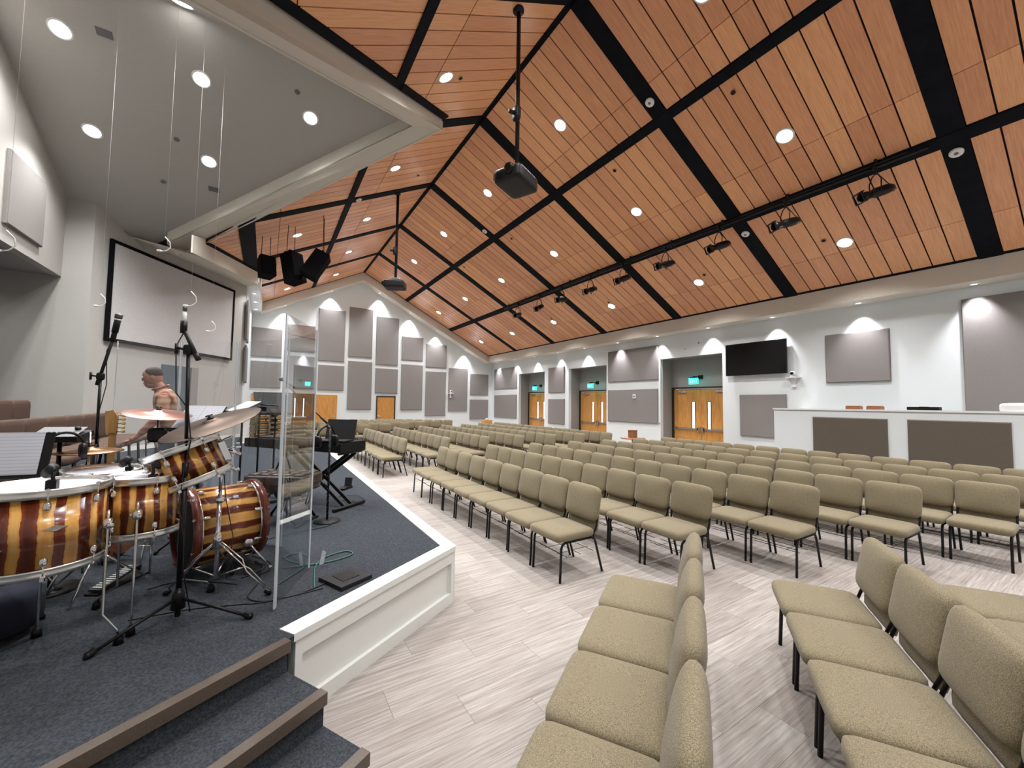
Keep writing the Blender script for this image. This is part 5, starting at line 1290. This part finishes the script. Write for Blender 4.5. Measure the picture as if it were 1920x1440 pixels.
# local: x forward, y left(-: toward camera is +y?), z up
body_pts = [(0, 0, .95, (.14, .105)), (.02, 0, 1.08, (.145, .105)), (.06, 0, 1.25, (.165, .115)), (.10, 0, 1.40, (.13, .10)), (.13, 0, 1.48, .070), (.16, 0, 1.54, .064),
    (.20, 0, 1.60, .05), (.225, 0, 1.66, .05),
    (.08, .17, 1.40, .062), (.10, .235, 1.18, .045), (.24, .25, 1.0, .034), (.30, .24, .93, .026), (.36, .235, .89, .03),
    (.10, -.17, 1.40, .062), (-.02, -.24, 1.18, .045), (.10, -.27, .96, .034), (.15, -.27, .90, .026), (.20, -.265, .85, .03),
    (.01, .095, .86, .092), (.20, .10, .52, .062), (.10, .10, .12, .040), (.22, .10, .045, .036),
    (.0, -.095, .86, .092), (-.05, -.10, .50, .062), (-.33, -.10, .22, .040), (-.24, -.10, .09, .036)]
be = [(0, 1), (1, 2), (2, 3), (3, 4), (4, 5), (5, 6), (6, 7), (3, 8), (8, 9), (9, 10), (10, 11), (11, 12), (3, 13), (13, 14), (14, 15), (15, 16), (16, 17), (0, 18), (18, 19), (19, 20), (20, 21), (0, 22), (22, 23), (23, 24), (24, 25)]
body = skin('body', body_pts, be, M['skin'], per)
def fat(i, g=1.20): p = body_pts[i]; r = p[3]; return (p[0], p[1], p[2], tuple(q*g+.006 for q in r) if isinstance(r, tuple) else r*g+.006)
shirt_i = [0, 1, 2, 3, 8, 9, 13, 14]; sp = [fat(i) for i in shirt_i]; sp.append((.125, 0, 1.475, .085)); sp.append((.24, .25, 1.0, .042)); sp.append((.10, -.27, .96, .042)); sp.append((.29, .242, .945, .036)); sp.append((.14, -.27, .915, .036)); sp[0] = (0, 0, .93, (.165, .125))
skin('shirt', sp, [(0, 1), (1, 2), (2, 3), (3, 4), (4, 5), (3, 6), (6, 7), (3, 8), (5, 9), (7, 10), (9, 11), (10, 12)], M['shirt'], per)
pi = [0, 18, 19, 20, 22, 23, 24]; pp = [fat(i, 1.06) for i in pi]; skin('trousers', pp, [(0, 1), (1, 2), (2, 3), (0, 4), (4, 5), (5, 6)], M['jeans'], per)
MB().cushion((.16, .10, .035), (.13, .05, .035), 3, 5).build('shoe', M['black'], per)
MB().cushion((-.27, -.10, .10), (.13, .05, .035), 3, 5, Matrix.Translation((-.27, 0, .10)) @ Matrix.Rotation(R(25), 4, 'Y') @ Matrix.Translation((.27, 0, -.10))).build('shoe', M['black'], per)
H = Matrix.Translation((.215, 0, 1.635)) @ Matrix.Rotation(R(14), 4, 'Y')
MB().cushion((0, 0, 0), (.092, .073, .110), 2.3, 8, H).cushion((.03, 0, -.07), (.062, .052, .06), 2.3, 6, H).build('head', M['skin'], body)
MB().cushion((-.018, 0, .045), (.088, .078, .078), 2.2, 8, H).build('hair', M['hair'], per)
MB().cushion((.090, 0, -.012), (.014, .011, .022), 2, 4, H).build('nose', M['skin'], body)
for s in (-1, 1):
    MB().cushion((-.005, s*.08, -.01), (.018, .008, .030), 2.2, 4, H).build('ear', M['skin'], body)
    MB().cushion((.086, s*.031, .018), (.012, .014, .008), 2, 4, H).build('eye', M['whiteplastic'], body)
MB().cushion((.092, 0, -.055), (.009, .024, .007), 2, 4, H).build('mouth', mat('lips', (.35, .12, .1), .5), body)
for (hx, hy, hz, sgn) in ((.36, .235, .89, 1), (.20, -.265, .85, -1)):
    for k, (ln, off_) in enumerate(((.062, -.026), (.07, -.009), (.066, .009), (.054, .026))):
        a = Vector((hx, hy+off_, hz)); MB().tube([tuple(a), tuple(a+Vector((.04, 0, -.012))), tuple(a+Vector((.04+ln*.4, 0, -.035))), tuple(a+Vector((.03+ln*.4, 0, -.035-ln*.4)))], [.011, .010, .009, .007], 8).build('finger', M['skin'], body)
    MB().tube([(hx-.02, hy-sgn*.022, hz), (hx+.015, hy-sgn*.048, hz-.015), (hx+.04, hy-sgn*.045, hz-.035)], [.012, .010, .008], 8).build('thumb', M['skin'], body)
MB().tube([(.135+.073*math.cos(k*PI/8), .073*math.sin(k*PI/8), 1.512-.03*math.cos(k*PI/8)) for k in range(16)], .013, 8, closed=True).build('collar', M['shirt'], per)
MB().box((.10, -.02, 1.43), (.135, .02, 1.47)).tube([(.205, .0, 1.55), (.30, .0, 1.53)], .004, 6).build('collar_clip', M['white'], per)
